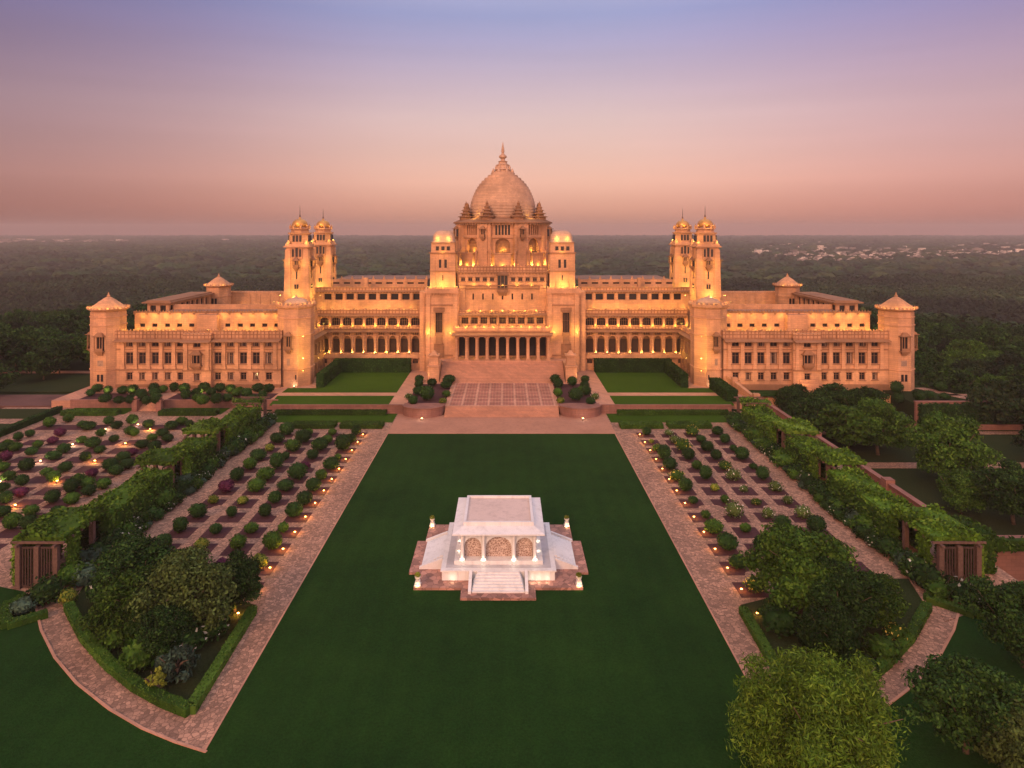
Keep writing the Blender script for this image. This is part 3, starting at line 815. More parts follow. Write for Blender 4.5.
def rear_parts(s):
    # end wing running back, its pavilion and the rear range
    f2 = Fr(-93.6, 191.0, 90, s)
    mb = MB(f2)
    ops = [op(1.7 + 3.2 * i, 2.2, 16.2, 18.8) for i in range(8)]
    mb.wall(0, 27.0, 0, 19.5, 0, ops, 0.6)
    fa = Fr(0, 191.0, 0, s); mb.tf = fa
    op2 = [op(-98.2, 1.6, 16.2, 18.8), op(-95.4, 1.6, 16.2, 18.8)]
    mb.wall(-99.8, -93.6, 0, 19.5, 0, op2, 0.6)
    fb = Fr(-99.8, 218.0, -90, s); mb.tf = fb
    mb.wall(0, 27.0, 0, 19.5, 0, [op(2 + 3.1 * i, 1.4, 8, 10.5) for i in range(8)], 0.4)
    w = part('end_wing', mb, S)
    windows(w, f2, ops, 'open', 0, 0.6); windows(w, fa, op2, 'open', 0, 0.6)
    mb = MB(); mb.box(min(s * -100.8, s * -92.6), max(s * -100.8, s * -92.6), 189.8, 218.2, 19.5, 19.85)
    mb.box(min(s * -100.0, s * -93.4), max(s * -100.0, s * -93.4), 190.8, 218.0, 19.853, 20.2)
    mb.build('roof', EV, w)
    cx, cy, r = -92.8, 222.0, 3.7
    t = octa(s, cx, cy, r, 0, 21.4, 'pavilion_tower', None, (15.0, 18.4))
    tent_roof(t, cx, cy, r, 21.9, 4.0, 8, s)
    panes(t, Fr(cx, cy - r * 0.924, 0, s), [(u, u + 0.7, -0.05, -0.003, 16.2, 18.0) for u in (-0.9, 0.1)], M['glass'])
    for a in (-130, -90, -50): lamp((s * (cx + 4.3 * math.cos(R(a))), cy + 4.3 * math.sin(R(a)), 22.5), 30, t, body=False)
    fr = Fr(0, 226.0, 0, s)
    mb = MB(fr)
    ops = [op(-87.5 + 3.2 * i, 1.7, 14.2, 15.2) for i in range(14)]
    mb.wall(-91, -24, 0, 18.6, 0, ops, 0.5)
    mb.box(-91, -24, 0.5, 12, 18.2, 18.5)
    mb.wall(-101, -24, 0, 18.6, 13, [], 0.5)
    g = part('rear_range', mb, S)
    windows(g, fr, ops, 'open', 0, 0.5)
    m = MB(fr); parapet(m, -91, -24, 0, 18.6, 19.3, 3.2, 0.3, True); m.build('parapet', S, g)
    blocks(g, fr, 'pilaster', S, [(-90.5 + 3.2 * i, 0, 12, ((-0.25, 0.25, -0.2, -0.003, 0, 6.5),)) for i in range(8)])
    for i in range(5): lamp(fr((-86 + 6.5 * i, -1.2, 13.6)), 60, g, body=False)
for s in (1, -1):
    wing(s); corner_tower(s); bastion(s); arcade(s); rear_parts(s)
    tall_tower(s, -54.5, 183.0); tall_tower(s, -54.7, 207.0)

# ---- central block
def central_side(s):
    """big flanking tower of the centre: broad base, narrower upper stage, rounded top"""
    fr = Fr(0, 184.0, 0, s)
    mb = MB(fr)
    ops = [op(-17.2, 1.7, 12.2, 17.6)]
    mb.wall(-21.0, -12.0, 0, 23.6, 0, ops, 0.45)
    mb.box(-22.6, -21.0, 1.2, 12, 0, 23.2)
    mb.box(-12.0, -11.9, 0, 6, 0, 23.6); mb.box(-21.0, -20.9, 0, 12, 0, 23.6)
    mb.box(-21.0, -12.0, 0.46, 14, 23.2, 23.598)
    mb.frus(-20.6, -20.9 + 1.4, -0.35, 0.0, 1.6, 23.0, 0.0); mb.frus(-13.4, -12.2, -0.35, 0.0, 1.6, 23.0, 0.0)
    c = part('flanking_tower', mb, S)
    windows(c, fr, ops, 'mullioned', 0, 0.45)
    m = MB(fr)
    m.box(-18.3, -16.1, -0.55, -0.003, 11.49, 12.1)
    m.box(-18.5, -15.9, -0.35, -0.003, 5.6, 9.25); m.frus(-18.1, -16.3, -0.8, -0.004, 9.2, 11.5, 0.15)
    m.build('corbel', SD, c)
    m = MB(fr)
    m.box(-18.25, -18.05, -0.5, -0.004, 12.08, 17.72); m.box(-16.35, -16.15, -0.5, -0.004, 12.08, 17.72)
    m.box(-18.7, -15.7, -0.18, -0.004, 17.93, 19.0); m.box(-18.4, -16.0, -0.7, -0.003, 17.7, 17.95)
    m.build('window_surround', SD, c)
    m = MB(fr)
    m.box(-21.3, -11.7, -0.6, 0.0 - 0.003, 22.9, 23.25)
    for i in range(12):
        u = -20.9 + 0.8 * i; m.box(u - 0.13, u + 0.13, -0.5, -0.01, 22.3, 22.9)
    m.box(-21.0, -12.0, -0.45, -0.2, 23.253, 24.1)
    for i in range(11): m.frus(-20.6 + 0.82 * i - 0.26, -20.6 + 0.82 * i + 0.26, -0.44, -0.22, 24.1, 24.6, 0.12)
    m.build('cornice', S, c)
    m = MB(fr); m.box(-21.0, -12.0, -0.3, -0.004, 19.6, 19.85); m.box(-21.0, -12.0, -0.3, -0.004, 6.0, 6.3); m.build('string_course', EV, c)
    # upper stage
    for rear in (0, 1):
        y0 = 186.6 if not rear else 219.0
        f2 = Fr(0, y0, 0, s)
        m = MB(f2); a, b = -19.9, -12.9
        q = (a + b) / 2
        w1 = [op(q - 0.75, 0.7, 29.6, 31.9), op(q + 0.75, 0.7, 29.6, 31.9)]
        m.wall(a, b, 20 if not rear else 0, 33.6, 0, w1, 0.4)
        m.box(a, a + 0.01, 0, 7, 20, 33.6); m.box(b - 0.01, b, 0, 7, 20, 33.6); m.box(a, b, 7.0, 7.1, 20, 33.6)
        m.box(a, b, 0.41, 7.0, 33.2, 33.598)
        m.frus(a + 0.2, b - 0.2, 0.2, 6.8, 33.6, 36.6, 0.12)
        for u in (a, b - 1.5):
            m.frus(u, u + 1.5, -0.28, 0.9, 23.6, 33.0, 0.12)
        up = m.build('upper_stage', S, c)
        m = MB(); m.smooth = True
        cx, cy = s * q, y0 + 3.5
        pr = [(1.06, 0), (1.06, 0.06), (0.97, 0.08), (0.96, 0.42), (0.88, 0.66), (0.74, 0.84), (0.55, 0.95), (0.3, 1.0)]
        for sx, sy in ((3.15, 3.15),):
            N = 32; vs, fs = [], []
            for (rr, hh) in pr:
                for i in range(N):
                    th = 2 * math.pi * i / N; ct, st = math.cos(th), math.sin(th)
                    e = 0.55
                    vs.append((cx + sx * rr * math.copysign(abs(ct) ** e, ct), cy + sy * rr * math.copysign(abs(st) ** e, st), 36.6 + 3.3 * hh))
            for j in range(len(pr) - 1):
                for i in range(N): fs.append((j * N + i, j * N + (i + 1) % N, (j + 1) * N + (i + 1) % N, (j + 1) * N + i))
            fs.append(tuple(range((len(pr) - 1) * N, len(pr) * N)))
            m.add(vs, fs)
        m.build('cupola', DS, c)
        panes(c, f2, [(q + u - 0.36, q + u + 0.36, 0.25, 0.42, 29.6, 31.9) for u in (-0.75, 0.75)] + [(q + u - 0.42, q + u + 0.42, 0.02, 0.24, 34.4, 35.5) for u in (-1.5, 0, 1.5)] + [(q - 0.15, q + 0.15, -0.05, -0.002, 26.2, 27.6)], M['glass'])
        m = MB(f2); m.box(a - 0.2, b + 0.2, -0.32, -0.003, 28.6, 28.85); m.box(a - 0.3, b + 0.3, -0.4, 7.3, 33.6, 33.85); m.box(a + 0.15, b - 0.15, 0.02, 0.18, 36.4, 36.6)
        m.build('string_course', EV, c)
        if not rear:
            for u in (-1.6, 1.6): lamp(f2((q + u, -0.1, 37.7)), 55, c, r=0.26, body=False)
            lamp(f2((q, -1.9, 24.6)), 330, c); lamp(f2((a - 0.4, -1.3, 24.7)), 90, c); lamp(f2((b + 0.5, -1.3, 24.7)), 90, c)
            lamp(f2((q, -0.8, 34.1)), 26, c, body=False)
    # golden wash beside the tall windows
    lamp(fr((-20.0, -1.8, 12.6)), 190, c, body=True); lamp(fr((-14.0, -1.8, 12.6)), 190, c, body=True)
for s in (1, -1): central_side(s)

fr = Fr(0, 188.0, 0, 1)
mb = MB(fr)
low = [op(-10.2 + 2.55 * i, 1.7, 14.5, 16.2) for i in range(9)]
slit = [op(-8.1 + 2.7 * i, 0.42, 20.8, 22.5) for i in range(7)]
row = [op(sg * (2.9 + 2.0 * i), 1.15, 25.9, 26.9) for sg in (-1, 1) for i in range(5)]
mid = [op(0, 1.5, 23.3, 27.6, 0.6)]
mb.wall(-12.0, 12.0, 0, 14.2, -3.0, [op(-10.85 + 2.711 * i, 2.0, 5.7, 11.4, 0) for i in range(9)], 0.5)
mb.wall(-12.0, 12.0, 14.2, 17.4, -3.0, low, 0.5)
mb.wall(-12.0, 12.0, 17.3, 28.2, -0.6, slit + row + mid, 0.5)
mb.box(-12.9, 12.9, 0.0, 30, 28.0, 28.4)
mb.box(-12.0, 12.0, -2.9, -0.62, 17.0, 17.3)
mb.box(-12.0, 12.0, -2.5, 0, 13.9, 14.2)
mb.box(-11.9, -10.3, -1.0, -0.603, 17.4, 24.6); mb.box(10.3, 11.9, -1.0, -0.603, 17.4, 24.6)
mb.box(-22, -12, 5, 31, 0, 22.9); mb.box(12, 22, 5, 31, 0, 22.9)
mb.box(-12.9, 12.9, 30, 31, 0, 28)
C = part('central_block', mb, S)
windows(C, fr, low, 'mullioned', -3.0, 0.5); windows(C, fr, slit, 'open', -0.6, 0.5); windows(C, fr, row, 'sash', -0.6, 0.5); windows(C, fr, mid, 'mullioned', -0.6, 0.5)
windows(C, fr, [op(-10.85 + 2.711 * i, 2.0, 5.7, 11.4) for i in range(9)], 'lancet', -3.0, 0.5, 'door')
m = MB(fr)
m.box(-12.4, 12.4, -1.0, -0.61, 28.2, 28.55); m.box(-12.2, 12.2, -0.95, -0.62, 24.6, 24.85); m.box(-12.4, 12.4, -1.2, -0.62, 23.9, 24.1)
for i in range(28): m.box(-11.9 + 0.88 * i - 0.12, -11.9 + 0.88 * i + 0.12, -0.95, -0.64, 27.75, 28.2)
m.build('cornice', EV, C)
m = MB(fr); parapet(m, -12.0, 12.0, -0.9, 28.56, 30.0, 2.4, 0.35, True); m.build('parapet', M['painted_slot'], C)
m = MB(fr); eave(m, -11.9, 11.9, -3.0, 17.2, 1.7, 0.3, 0.3)
m.build('eave', EV, C)
m = MB(fr); parapet(m, -11.8, 11.8, -3.3, 17.35, 17.95, 2.4, 0.2, True); m.build('parapet', M['painted_slot'], C)
for i in range(10): column(C, fr((-11.5 + 2.555 * i, -3.5, 14.3)), 2.4, 0.2)
jharokha(C, fr, 0, -0.6, 22.9, 3.0, 4.9)
for i in range(7): lamp(fr((-9 + 3 * i, -3.7, 18.2)), 60, C)
for i in range(5): lamp(fr((-8 + 4 * i, -1.3, 24.9)), 30, C)
# portico
m = MB(fr)
m.box(-13.4, 13.4, -9.5, -3.0, 5.2, 5.6)
m.box(-15.5, 15.5, -8.6, -3.0, 0, 5.2)
m.box(-12.6, 12.6, -8.2, -7.4, 11.7, 12.5); m.box(-12.6, 12.6, -7.4, -3.0, 12.2, 12.498)
m.box(-12.6, 12.6, -8.0, -3.2, 12.9, 13.3)
P = part('portico', m, S)
m = MB(fr); eave(m, -13.4, 13.4, -8.2, 12.6, 1.3, 0.25, 0.4); m.build('eave', EV, P)
m = MB(fr); parapet(m, -12.8, 12.8, -8.3, 13.31, 14.3, 2.78, 0.3, True); m.build('parapet', S, P)
for i in range(10): column(P, fr((-12.2 + 2.711 * i, -7.8, 5.6)), 6.1, 0.44)
for i in range(11): lamp(fr((-12 + 2.4 * i, -8.7, 14.6)), 30, P, body=False)
for i in range(9): lamp(fr((-10.2 + 2.55 * i, -4.6, 13.6)), 24, P)
for i in range(9): lamp(fr((-10.85 + 2.711 * i, -5.2, 6.0)), 3, P, r=0.1)
m = MB(fr); m.box(-15.6, 15.6, -9.7, -9.5, 5.0, 5.7) ; m.box(-17.5, -13.4, -9.45, -6.5, 5.2, 5.6); m.box(13.4, 17.5, -9.45, -6.5, 5.2, 5.6); m.build('landing', M['pave_fine'], P)
# the great stair
m = MB()
nst = 22
for i in range(nst):
    z1 = 1.6 + (5.0 - 1.6) * (i + 1) / nst
    m.box(-15.8, 15.8, 170.8 + 0.345 * i, 178.29, z1 - (3.4 / nst) + (0.0 if i else 0.0), z1 - 0.002 * 0)
ST = part('grand_staircase', m, M['pave_fine'])
for sg in (1, -1):
    f3 = Fr(0, 0, 0, sg)
    m = MB(f3)
    m.box(-18.8, -16.0, 171.5, 179.4, 0, 5.4); m.box(-18.95, -15.85, 171.3, 179.3, 5.4, 5.7)
    m.frus(-18.6, -16.2, 172.2, 174.8, 5.7, 8.0, 0.15); m.box(-18.8, -16.0, 172.0, 175.0, 8.0, 8.3)
    m.frus(-18.3, -16.5, 172.5, 174.5, 8.3, 9.2, 0.6)
    p_ = part('stair_pedestal', m, S)
# drum, dome
CX, CY = 0.0, 205.0
m = MB(); m.lathe([(14.2, 28.4), (14.2, 29.6), (11.3, 29.7), (11.3, 42.0), (12.0, 42.1)], CX, CY, 48)
D = part('drum', m, S)
N8 = [22.5 + 45 * k for k in range(8)]
for a in N8:
    f4 = Fr(CX + 14.0 * math.sin(R(a)), CY - 14.0 * math.cos(R(a)), a)
    m = MB(f4)
    m.box(-2.1, 2.1, 0.0, 4.2, 29.4, 42.0)
    m.box(-1.2, 1.2, -0.35, -0.003, 29.4, 41.6)
    m.box(-2.3, 2.3, -0.25, 4.0, 34.2, 34.45)
    p_ = m.build('buttress_pier', S, D)
    for u in (-2.2, 2.2):
        m = MB(f4); m.lathe([(0.42, 29.4), (0.42, 29.9), (0.3, 30.0), (0.27, 33.3), (0.42, 33.6), (0.42, 34.15)], u, -0.4, 8)
        m.build('column', S, D)
    jharokha(D, f4, 0, -0.36, 37.9, 1.5, 2.6)
    # tiered chhatri over the pier: thin eaves over darker necks
    m = MB(f4)
    z = 42.9
    m.lathe([(1.9, z), (1.9, z + 0.9)], 0, 2.3, 8, R(22.5)); z += 0.9
    for r0 in (2.5, 1.95, 1.4, 0.9):
        m.lathe([(r0, z), (r0 * 1.02, z + 0.1), (r0 * 0.72, z + 0.34)], 0, 2.3, 8, R(22.5)); z += 0.32
        m.lathe([(r0 * 0.52, z - 0.02), (r0 * 0.5, z + 0.62)], 0, 2.3, 8, R(22.5)); z += 0.6
    m.lathe([(0.35, z), (0.45, z + 0.25), (0.2, z + 0.5), (0.04, z + 1.0)], 0, 2.3, 8)
    m.build('chhatri', SD, D)
    lamp(f4((2.9, -0.2, 30.2)), 150, D); lamp(f4((-2.9, -0.2, 30.2)), 150, D)
for k in range(8):
    a = 45 * k
    f4 = Fr(CX + 12.6 * math.sin(R(a)), CY - 12.6 * math.cos(R(a)), a)
    m = MB(f4)
    o3 = [op(0, 4.2, 33.4, 37.6, 1.9)]; o4 = [op(-1.8 + 0.9 * i, 0.6, 38.5, 41.4) for i in range(5)]
    m.wall(-3.3, 3.3, 29.4, 42.0, 0, o3 + o4, 0.9)
    b_ = m.build('recessed_bay', S, D)
    m = MB(f4); m.mat = 0; m.box(-2.4, 2.4, 0.92, 1.0, 38.3, 41.6); m.mat = 1; m.box(-3.2, 3.2, 1.0, 1.1, 32.8, 38.0)
    m.build('window', [M['glass'], SD], D)
    m = MB(f4); m.box(-3.2, 3.2, -0.5, -0.003, 37.8, 38.1); m.box(-3.0, 3.0, -0.45, -0.2, 38.103, 38.6)
    m.build('balcony', S, D)
    m = MB(f4); m.box(-2.3, 2.3, -1.8, -0.003, 29.4, 33.2); m.frus(-2.5, 2.5, -2.0, -0.004, 33.2, 33.5, 0.0)
    m.build('bay_base', S, D)
    lamp(f4((0, 0.45, 34.2)), 70, D, r=0.12); lamp(f4((0, -2.3, 29.9)), 60, D, body=False)
m = MB(); 
for i in range(1): m.lathe([(12.2, 41.9), (14.3, 42.0), (14.9, 41.95), (14.9, 42.3), (13.2, 43.0), (10.6, 43.5), (10.2, 43.9)], CX, CY, 48)
m.build('eave', SD, D)
m = MB()
for i in range(96):
    a = 2 * math.pi * i / 96; x, y = CX + 14.2 * math.cos(a), CY + 14.2 * math.sin(a)
    m.box(x - 0.13, x + 0.13, y - 0.13, y + 0.13, 41.5, 42.1)
m.build('bracket_ring', DS, D)
def dome_profile():
    base = [(9.75, 43.6), (9.85, 45.2), (9.8, 46.6), (9.5, 48.2), (8.95, 49.7), (8.2, 51.4), (7.35, 52.8), (6.35, 54.0), (5.2, 55.1), (4.2, 55.9), (3.1, 56.9)]
    pr = []
    zs = np.array([z for _, z in base]); rs = np.array([r for r, _ in base])
    z = 43.6
    while z < 56.8:   # courses of stone, each a thin step
        r = float(np.interp(z, zs, rs)); pr += [(r + 0.10, z), (r + 0.06, z + 0.66), (r - 0.10, z + 0.68), (r - 0.12, z + 0.84)]; z += 0.86
    return pr
m = MB(); m.smooth = False; m.lathe(dome_profile(), CX, CY, 64)
dm = part('dome', m, DS)
m = MB(); m.smooth = False
m.lathe([(3.3, 56.6), (3.5, 56.8), (3.5, 57.1), (2.5, 57.3), (2.3, 57.9), (2.7, 58.1), (2.2, 58.5), (1.8, 59.4), (2.0, 59.6), (1.4, 59.9), (1.2, 60.4), (1.5, 60.6), (0.7, 60.9), (0.6, 61.4), (1.2, 61.9), (1.15, 62.3), (0.5, 62.9), (0.35, 63.3), (0.5, 63.6), (0.42, 64.4), (0.22, 65.4), (0.03, 66.6)], CX, CY, 16)
for i in range(8):
    a = R(22.5 + 45 * i)
    m.lathe([(0.45, 56.9), (0.5, 57.6), (0.3, 57.9), (0.05, 58.5)], CX + 3.1 * math.cos(a), CY + 3.1 * math.sin(a), 6)
    m.lathe([(0.3, 58.0), (0.35, 58.9), (0.2, 59.1), (0.05, 59.6)], CX + 2.2 * math.cos(a), CY + 2.2 * math.sin(a), 6)
m.build('finial', DS, dm)
for k in range(12):
    a = R(30 * k + 15); lamp((CX + 11.6 * math.cos(a), CY + 11.6 * math.sin(a), 44.0), 60, D, body=False)

for i in range(7):  # added floods that brighten wings, centre and corner tower; no visible source
    added_flood((-91.5 + 5.6 * i, 156.6, 2.6), (-91.5 + 5.6 * i, 166, 10.0), 420, PAL)
for s in (1, -1):
    for x in (-19.5,): added_flood((s * x, 171.2, 2.4), (s * x, 184, 15.0), 600, PAL)
    added_flood((s * 9.0, 176.8, 14.6), (s * 9.0, 184, 24), 160, PAL)
    added_flood((s * -97.0, 158.0, 2.4), (s * -97.5, 165, 12.0), 300, PAL) if s == 1 else None
for i in range(6):
    added_flood((60.0 + 6.2 * i, 161.9, 1.6), (60.0 + 6.2 * i, 166, 11.0), 170, PAL, 140)
for o in PAL.children:
    if o.name.startswith('floodlight'): o.location = o.location - ROOT
# ================================================================ GROUND
def smooth01(t): t = np.clip(t, 0, 1); return t * t * (3 - 2 * t)
def ground_h(x, y):
    """the hill top carries the palace; the land falls to the plain all round, lower garden on the right"""
    x = np.asarray(x, float); y = np.asarray(y, float)
    d = np.maximum(np.abs(x) - 135, 0) ; e = np.maximum(y - 245, 0)
    dd = np.sqrt(d * d + e * e)
    h = -34.0 * smooth01(dd / 330.0)
    h = h - 0.35
    low = smooth01((x - 59.6) / 0.5) * (1 - smooth01((y - 300) / 60.0))
    h = np.where(x > 59.6, np.minimum(h, -4.2 * low - 0.35 * (1 - low) + (h + 0.35)), h)
    r = np.sqrt(x * x + y * y)
    h = h + smooth01((dd - 60) / 300) * (3.0 * np.sin(x / 170.0 + 1.3) * np.sin(y / 210.0) + 1.5 * np.sin(x / 61 + y / 83))
    return h
def ground_sheet():
    def ax(neg, near, far, fine, lim):
        return near
    xs = np.unique(np.concatenate([-np.geomspace(150, 7900, 40), np.linspace(-150, 58, 53), [59.6, 59.75, 59.9, 60.1], np.linspace(62, 150, 23), np.geomspace(152, 7900, 40)]))
    ys = np.unique(np.concatenate([np.linspace(-60, 300, 61), np.geomspace(305, 6400, 64)]))
    X, Y = np.meshgrid(xs, ys); Z = ground_h(X, Y)
    V = np.stack([X.ravel(), Y.ravel(), Z.ravel()], 1)
    W = len(xs); i, j = np.meshgrid(np.arange(W - 1), np.arange(len(ys) - 1)); k = (j * W + i).ravel()
    F = np.stack([k, k + 1, k + W + 1, k + W], 1)
    return V, F
V, F = ground_sheet()
tag(link('ground', np_mesh('ground', V, F, [M['grass_wild']], smooth=True)), kind='structure')
def sheet(name, polys, z, m, th=None):
    mb = MB()
    for p in polys:
        if th: mb.prism(p, z - th, z)
        else: mb.add([(x, y, z) for x, y in p], [tuple(range(len(p)))])
    return struct(name, mb, m)
def rect(x0, x1, y0, y1): return [(x0, y0), (x1, y0), (x1, y1), (x0, y1)]
def both(p): return [p, [(-x, y) for x, y in p][::-1]]
# upper garden level Z = 0 : paving base over the whole parterre zone, lawns on top
sheet('path', [rect(-59.5, 59.3, 69.0, 150.0), rect(-112, -59.5, 62.0, 153.5)], 0.0, M['pave'], 0.6)
sheet('lawn', [rect(-22.2, 22.2, 20, 133.3)], 0.06, M['grass'], 0.07)
# front lawn to both sides of the curved paths, foreground
def C3(x, y): return G(x / 3.657, 550 + y / 3.657)
outer = [(-58.0, 77.0), (-52.6, 75.6)] + [C3(*p) for p in ((124, 180), (150, 295), (200, 395), (280, 490), (400, 585), (520, 655), (640, 705), (755, 742))]
inner = [C3(*p) for p in ((250, 215), (310, 330), (400, 430), (500, 510), (600, 565), (695, 603))]
corner = outer[-1]
sheet('curved_path', both([(-22.2, 69.5)] + [(-44, 72.5), (-48.5, 75.0), (-52.2, 75.6)] + outer[2:]), 0.012, M['pave'], 0.5)
front = [(-22.2, 20), (-150, 20), (-150, 62), (-59, 62), (-58, 76.8)] + [(-52.5, 75.2)] + outer[2:]
front = front + [(-22.2, corner[1])]
sheet('front_lawn', both(front), 0.05, M['grass'], 0.3)
# stone edging along the outer curve
def ribbon(mb, pts, w, z0, z1):
    for (a, b) in zip(pts, pts[1:]):
        d = Vector((b[0] - a[0], b[1] - a[1])); L = d.length
        if L < 1e-6: continue
        n = Vector((-d.y, d.x)) / L * w / 2
        mb.prism([(a[0] - n.x, a[1] - n.y), (b[0] - n.x, b[1] - n.y), (b[0] + n.x, b[1] + n.y), (a[0] + n.x, a[1] + n.y)], z0, z1)
mb = MB()
for sg in (1, -1):
    ribbon(mb, [(sg * x, y) for x, y in outer[2:]], 0.22, -0.2, 0.12)
    ribbon(mb, [(sg * 22.28, corner[1]), (sg * 22.28, 133.2)], 0.16, -0.2, 0.10)
ribbon(mb, [(-22.3, 133.4), (22.3, 133.4)], 0.2, -0.2, 0.10)
struct('kerb', mb, M['pave_fine'])
# parterre beds
COLS = [-28.1, -32.75, -37.4, -42.05]
ROWY = [85.1 + 4.75 * k for k in range(-3, 11)]
def bed(cx, cy, r, cut):
    c = r * 0.52
    P = []
    for i, (sx, sy) in enumerate(((-1, -1), (1, -1), (1, 1), (-1, 1))):
        if (sx, sy) == cut:   # the corner towards a roundel is scooped out
            ex, ey = cx + sx * r * 1.15, cy + sy * r * 1.15
            a0 = math.atan2(-sy * 0.15 - 0 * sy, 0)
            pts = []
            for t in range(5):
                u = t / 4.0
                # arc from the vertical side to the horizontal side
                ang = u * math.pi / 2
                px, py = r * 1.15 * sx - sx * 1.3 * r * 0.75 * math.sin(ang), r * 1.15 * sy - sy * 1.3 * r * 0.75 * math.cos(ang)
                pts.append((cx + max(-r, min(r, px)), cy + max(-r, min(r, py))))
            if (sx * sy) < 0: pts = pts[::-1] if sx < 0 else pts[::-1]
            P += pts
        else: P.append((cx + sx * r, cy + sy * r))
    return P
beds = []
sheet('side_branch_path', [[G(945, 622), G(1003, 603), G(1040, 592), G(1040, 580), G(985, 590), G(930, 596)]], 0.075, M['pave'], 0.2)
def cutfor(ci, ri):
    # roundels sit between four beds at the middle of each block of four rows
    g = ri % 4
    if g in (0, 3): return None
    return ((1 if ci in (1, 3) else -1), (1 if g == 1 else -1))
for sg in (1, -1):
    for ci, x in enumerate(COLS):
        for ri, y in enumerate(ROWY):
            if y < 78 and (x < -34): continue
            b = bed(x, y + (0.35 if ri % 4 < 2 else -0.35) * 0, 1.62, None)
            # simple chamfered bed with a scooped corner
            ct = cutfor(ci, ri); r = 1.62
            pts = []
            for (sx, sy) in ((-1, -1), (1, -1), (1, 1), (-1, 1)):
                if (sx, sy) == ct:
                    k = 1.15
                    arc = [(x + sx * (r - k * math.sin(t)), y + sy * (r - k * math.cos(t))) for t in [math.pi / 2 * i / 4 for i in range(5)]]
                    # arc[0]=(x+sx*r, y+sy*(r-k)) ... arc[4]=(x+sx*(r-k), y+sy*r)
                    if sx * sy < 0: arc = arc[::-1]
                    pts += arc
                else: pts.append((x + sx * r, y + sy * r))
            beds.append([(sg * a, b2) for a, b2 in pts])
OC = [-59.5 - 4.75 * k for k in range(1, 8)]
for i, x in enumerate(OC):
    for j, y in enumerate(ROWY[1:]):
        if y > 131 : continue
        beds.append([(x - 1.75, y - 1.6), (x + 1.75, y - 1.6), (x + 1.75, y + 1.6), (x - 1.75, y + 1.6)])
for x0, x1 in ((-94, -80), (-76, -62)): beds.append(rect(x0, x1, 136, 139.5))
sheet('flower_bed_soil', beds, 0.02, M['soil'], 0.3)
# cross path, grass strips, terrace
sheet('cross_path', [rect(-22.5, 22.5, 133.6, 149.0)], 0.016, M['pave_fine'], 0.3)
sheet('grass_strip', both(rect(-49.5, -22.7, 141.3, 148.2)) + [rect(-96, -82.0, 147.5, 152.8), rect(-74.5, -61, 147.5, 152.8)], 0.03, M['grass_up'], 0.3)
T = 1.6
mb = MB()
mb.box(-50.0, 50.0, 148.4, 190, -6, T); struct('terrace', mb, M['pave_fine'])
mb = MB(); mb.box(-101.5, -50.003, 153.2, 190, -1, T - 0.004); mb.box(50.003, 57.5, 153.2, 190, -6, T - 0.004)
struct('terrace', mb, M['pave_fine'])
sheet('terrace_lawn', both([(-52.0, 160.6), (-24.9, 160.6), (-24.9, 183.0), (-45.5, 183.0), (-45.0, 165.0), (-52.0, 165.0)]) + both([(-51.0, 149.2), (-24.9, 149.2), (-24.9, 157.4), (-52, 157.4)]), T + 0.05, M['grass_up'], 0.2)
sheet('patterned_plaza', [rect(-11.75, 11.75, 148.6, 170.6)], T + 0.012, M['plaza'])
sheet('terrace_bed', [rect(-96, -80.5, 153.9, 159.8), rect(-76.0, -52.5, 153.9, 159.8)] + both(rect(-21.0, -12.6, 149.5, 169.5)), T + 0.02, M['soil'])
# steps up to the plaza
mb = MB()
for i in range(8): mb.box(-12.3, 12.3, 145.2 + 0.4 * i, 148.42, -0.1, 0.2 * (i + 1) + (0.003 if i == 7 else 0))
struct('broad_steps', mb, M['pave_fine'])
mb = MB()
for i in range(8): mb.box(-80.3, -76.2, 150.2 + 0.38 * i, 153.22, -0.1, 0.2 * (i + 1) + (0.003 if i == 7 else 0))
struct('garden_steps', mb, M['pave_fine'])
def wall_thing(name, mb, label, m=None, cat_='wall', group=None):
    return tag(mb.build(name, m or M['garden_wall']), label, cat_, group)
for sg, side in ((1, 'left'), (-1, 'right')):
    mb = MB(Fr(0, 0, 0, sg)); mb.box(-50.0, -21.5, 148.0, 148.39, -0.4, 1.75); mb.box(-50.0, -21.5, 147.9, 148.5, 1.753, 1.95)
    wall_thing('retaining_wall', mb, f'low red stone retaining wall below the terrace lawn, {side} of the broad steps')
    # curved planter bastion
    mb = MB(Fr(0, 0, 0, sg)); pts = [(-21.4, 150.0)] + [(-17.0 + 4.5 * math.cos(t), 148.0 - 3.4 * math.sin(t)) for t in [math.pi - math.pi * i / 14 for i in range(15)]] + [(-12.5, 150.0)]
    mb.prism(pts, -0.4, 1.85)
    mb.prism([(-17.0 + (x + 17.0) * 1.04, 148 + (y - 148) * 1.06) for x, y in pts[1:-1]], 1.853, 2.05)
    wall_thing('planter_bastion', mb, f'curved red stone planter wall, {side} of the broad steps', cat_='planter')
mb = MB(); mb.box(-97, -80.6, 152.8, 153.19, -0.4, 1.7); mb.box(-97, -80.6, 152.7, 153.3, 1.703, 1.85)
wall_thing('retaining_wall', mb, 'low stone wall under the clipped bushes, left of the garden steps')
mb = MB(); mb.box(-75.9, -50.4, 152.8, 153.19, -0.4, 1.7); mb.box(-75.9, -50.4, 152.7, 153.3, 1.703, 1.85)
wall_thing('retaining_wall', mb, 'low stone wall under the clipped bushes, between garden steps and ivy walk')
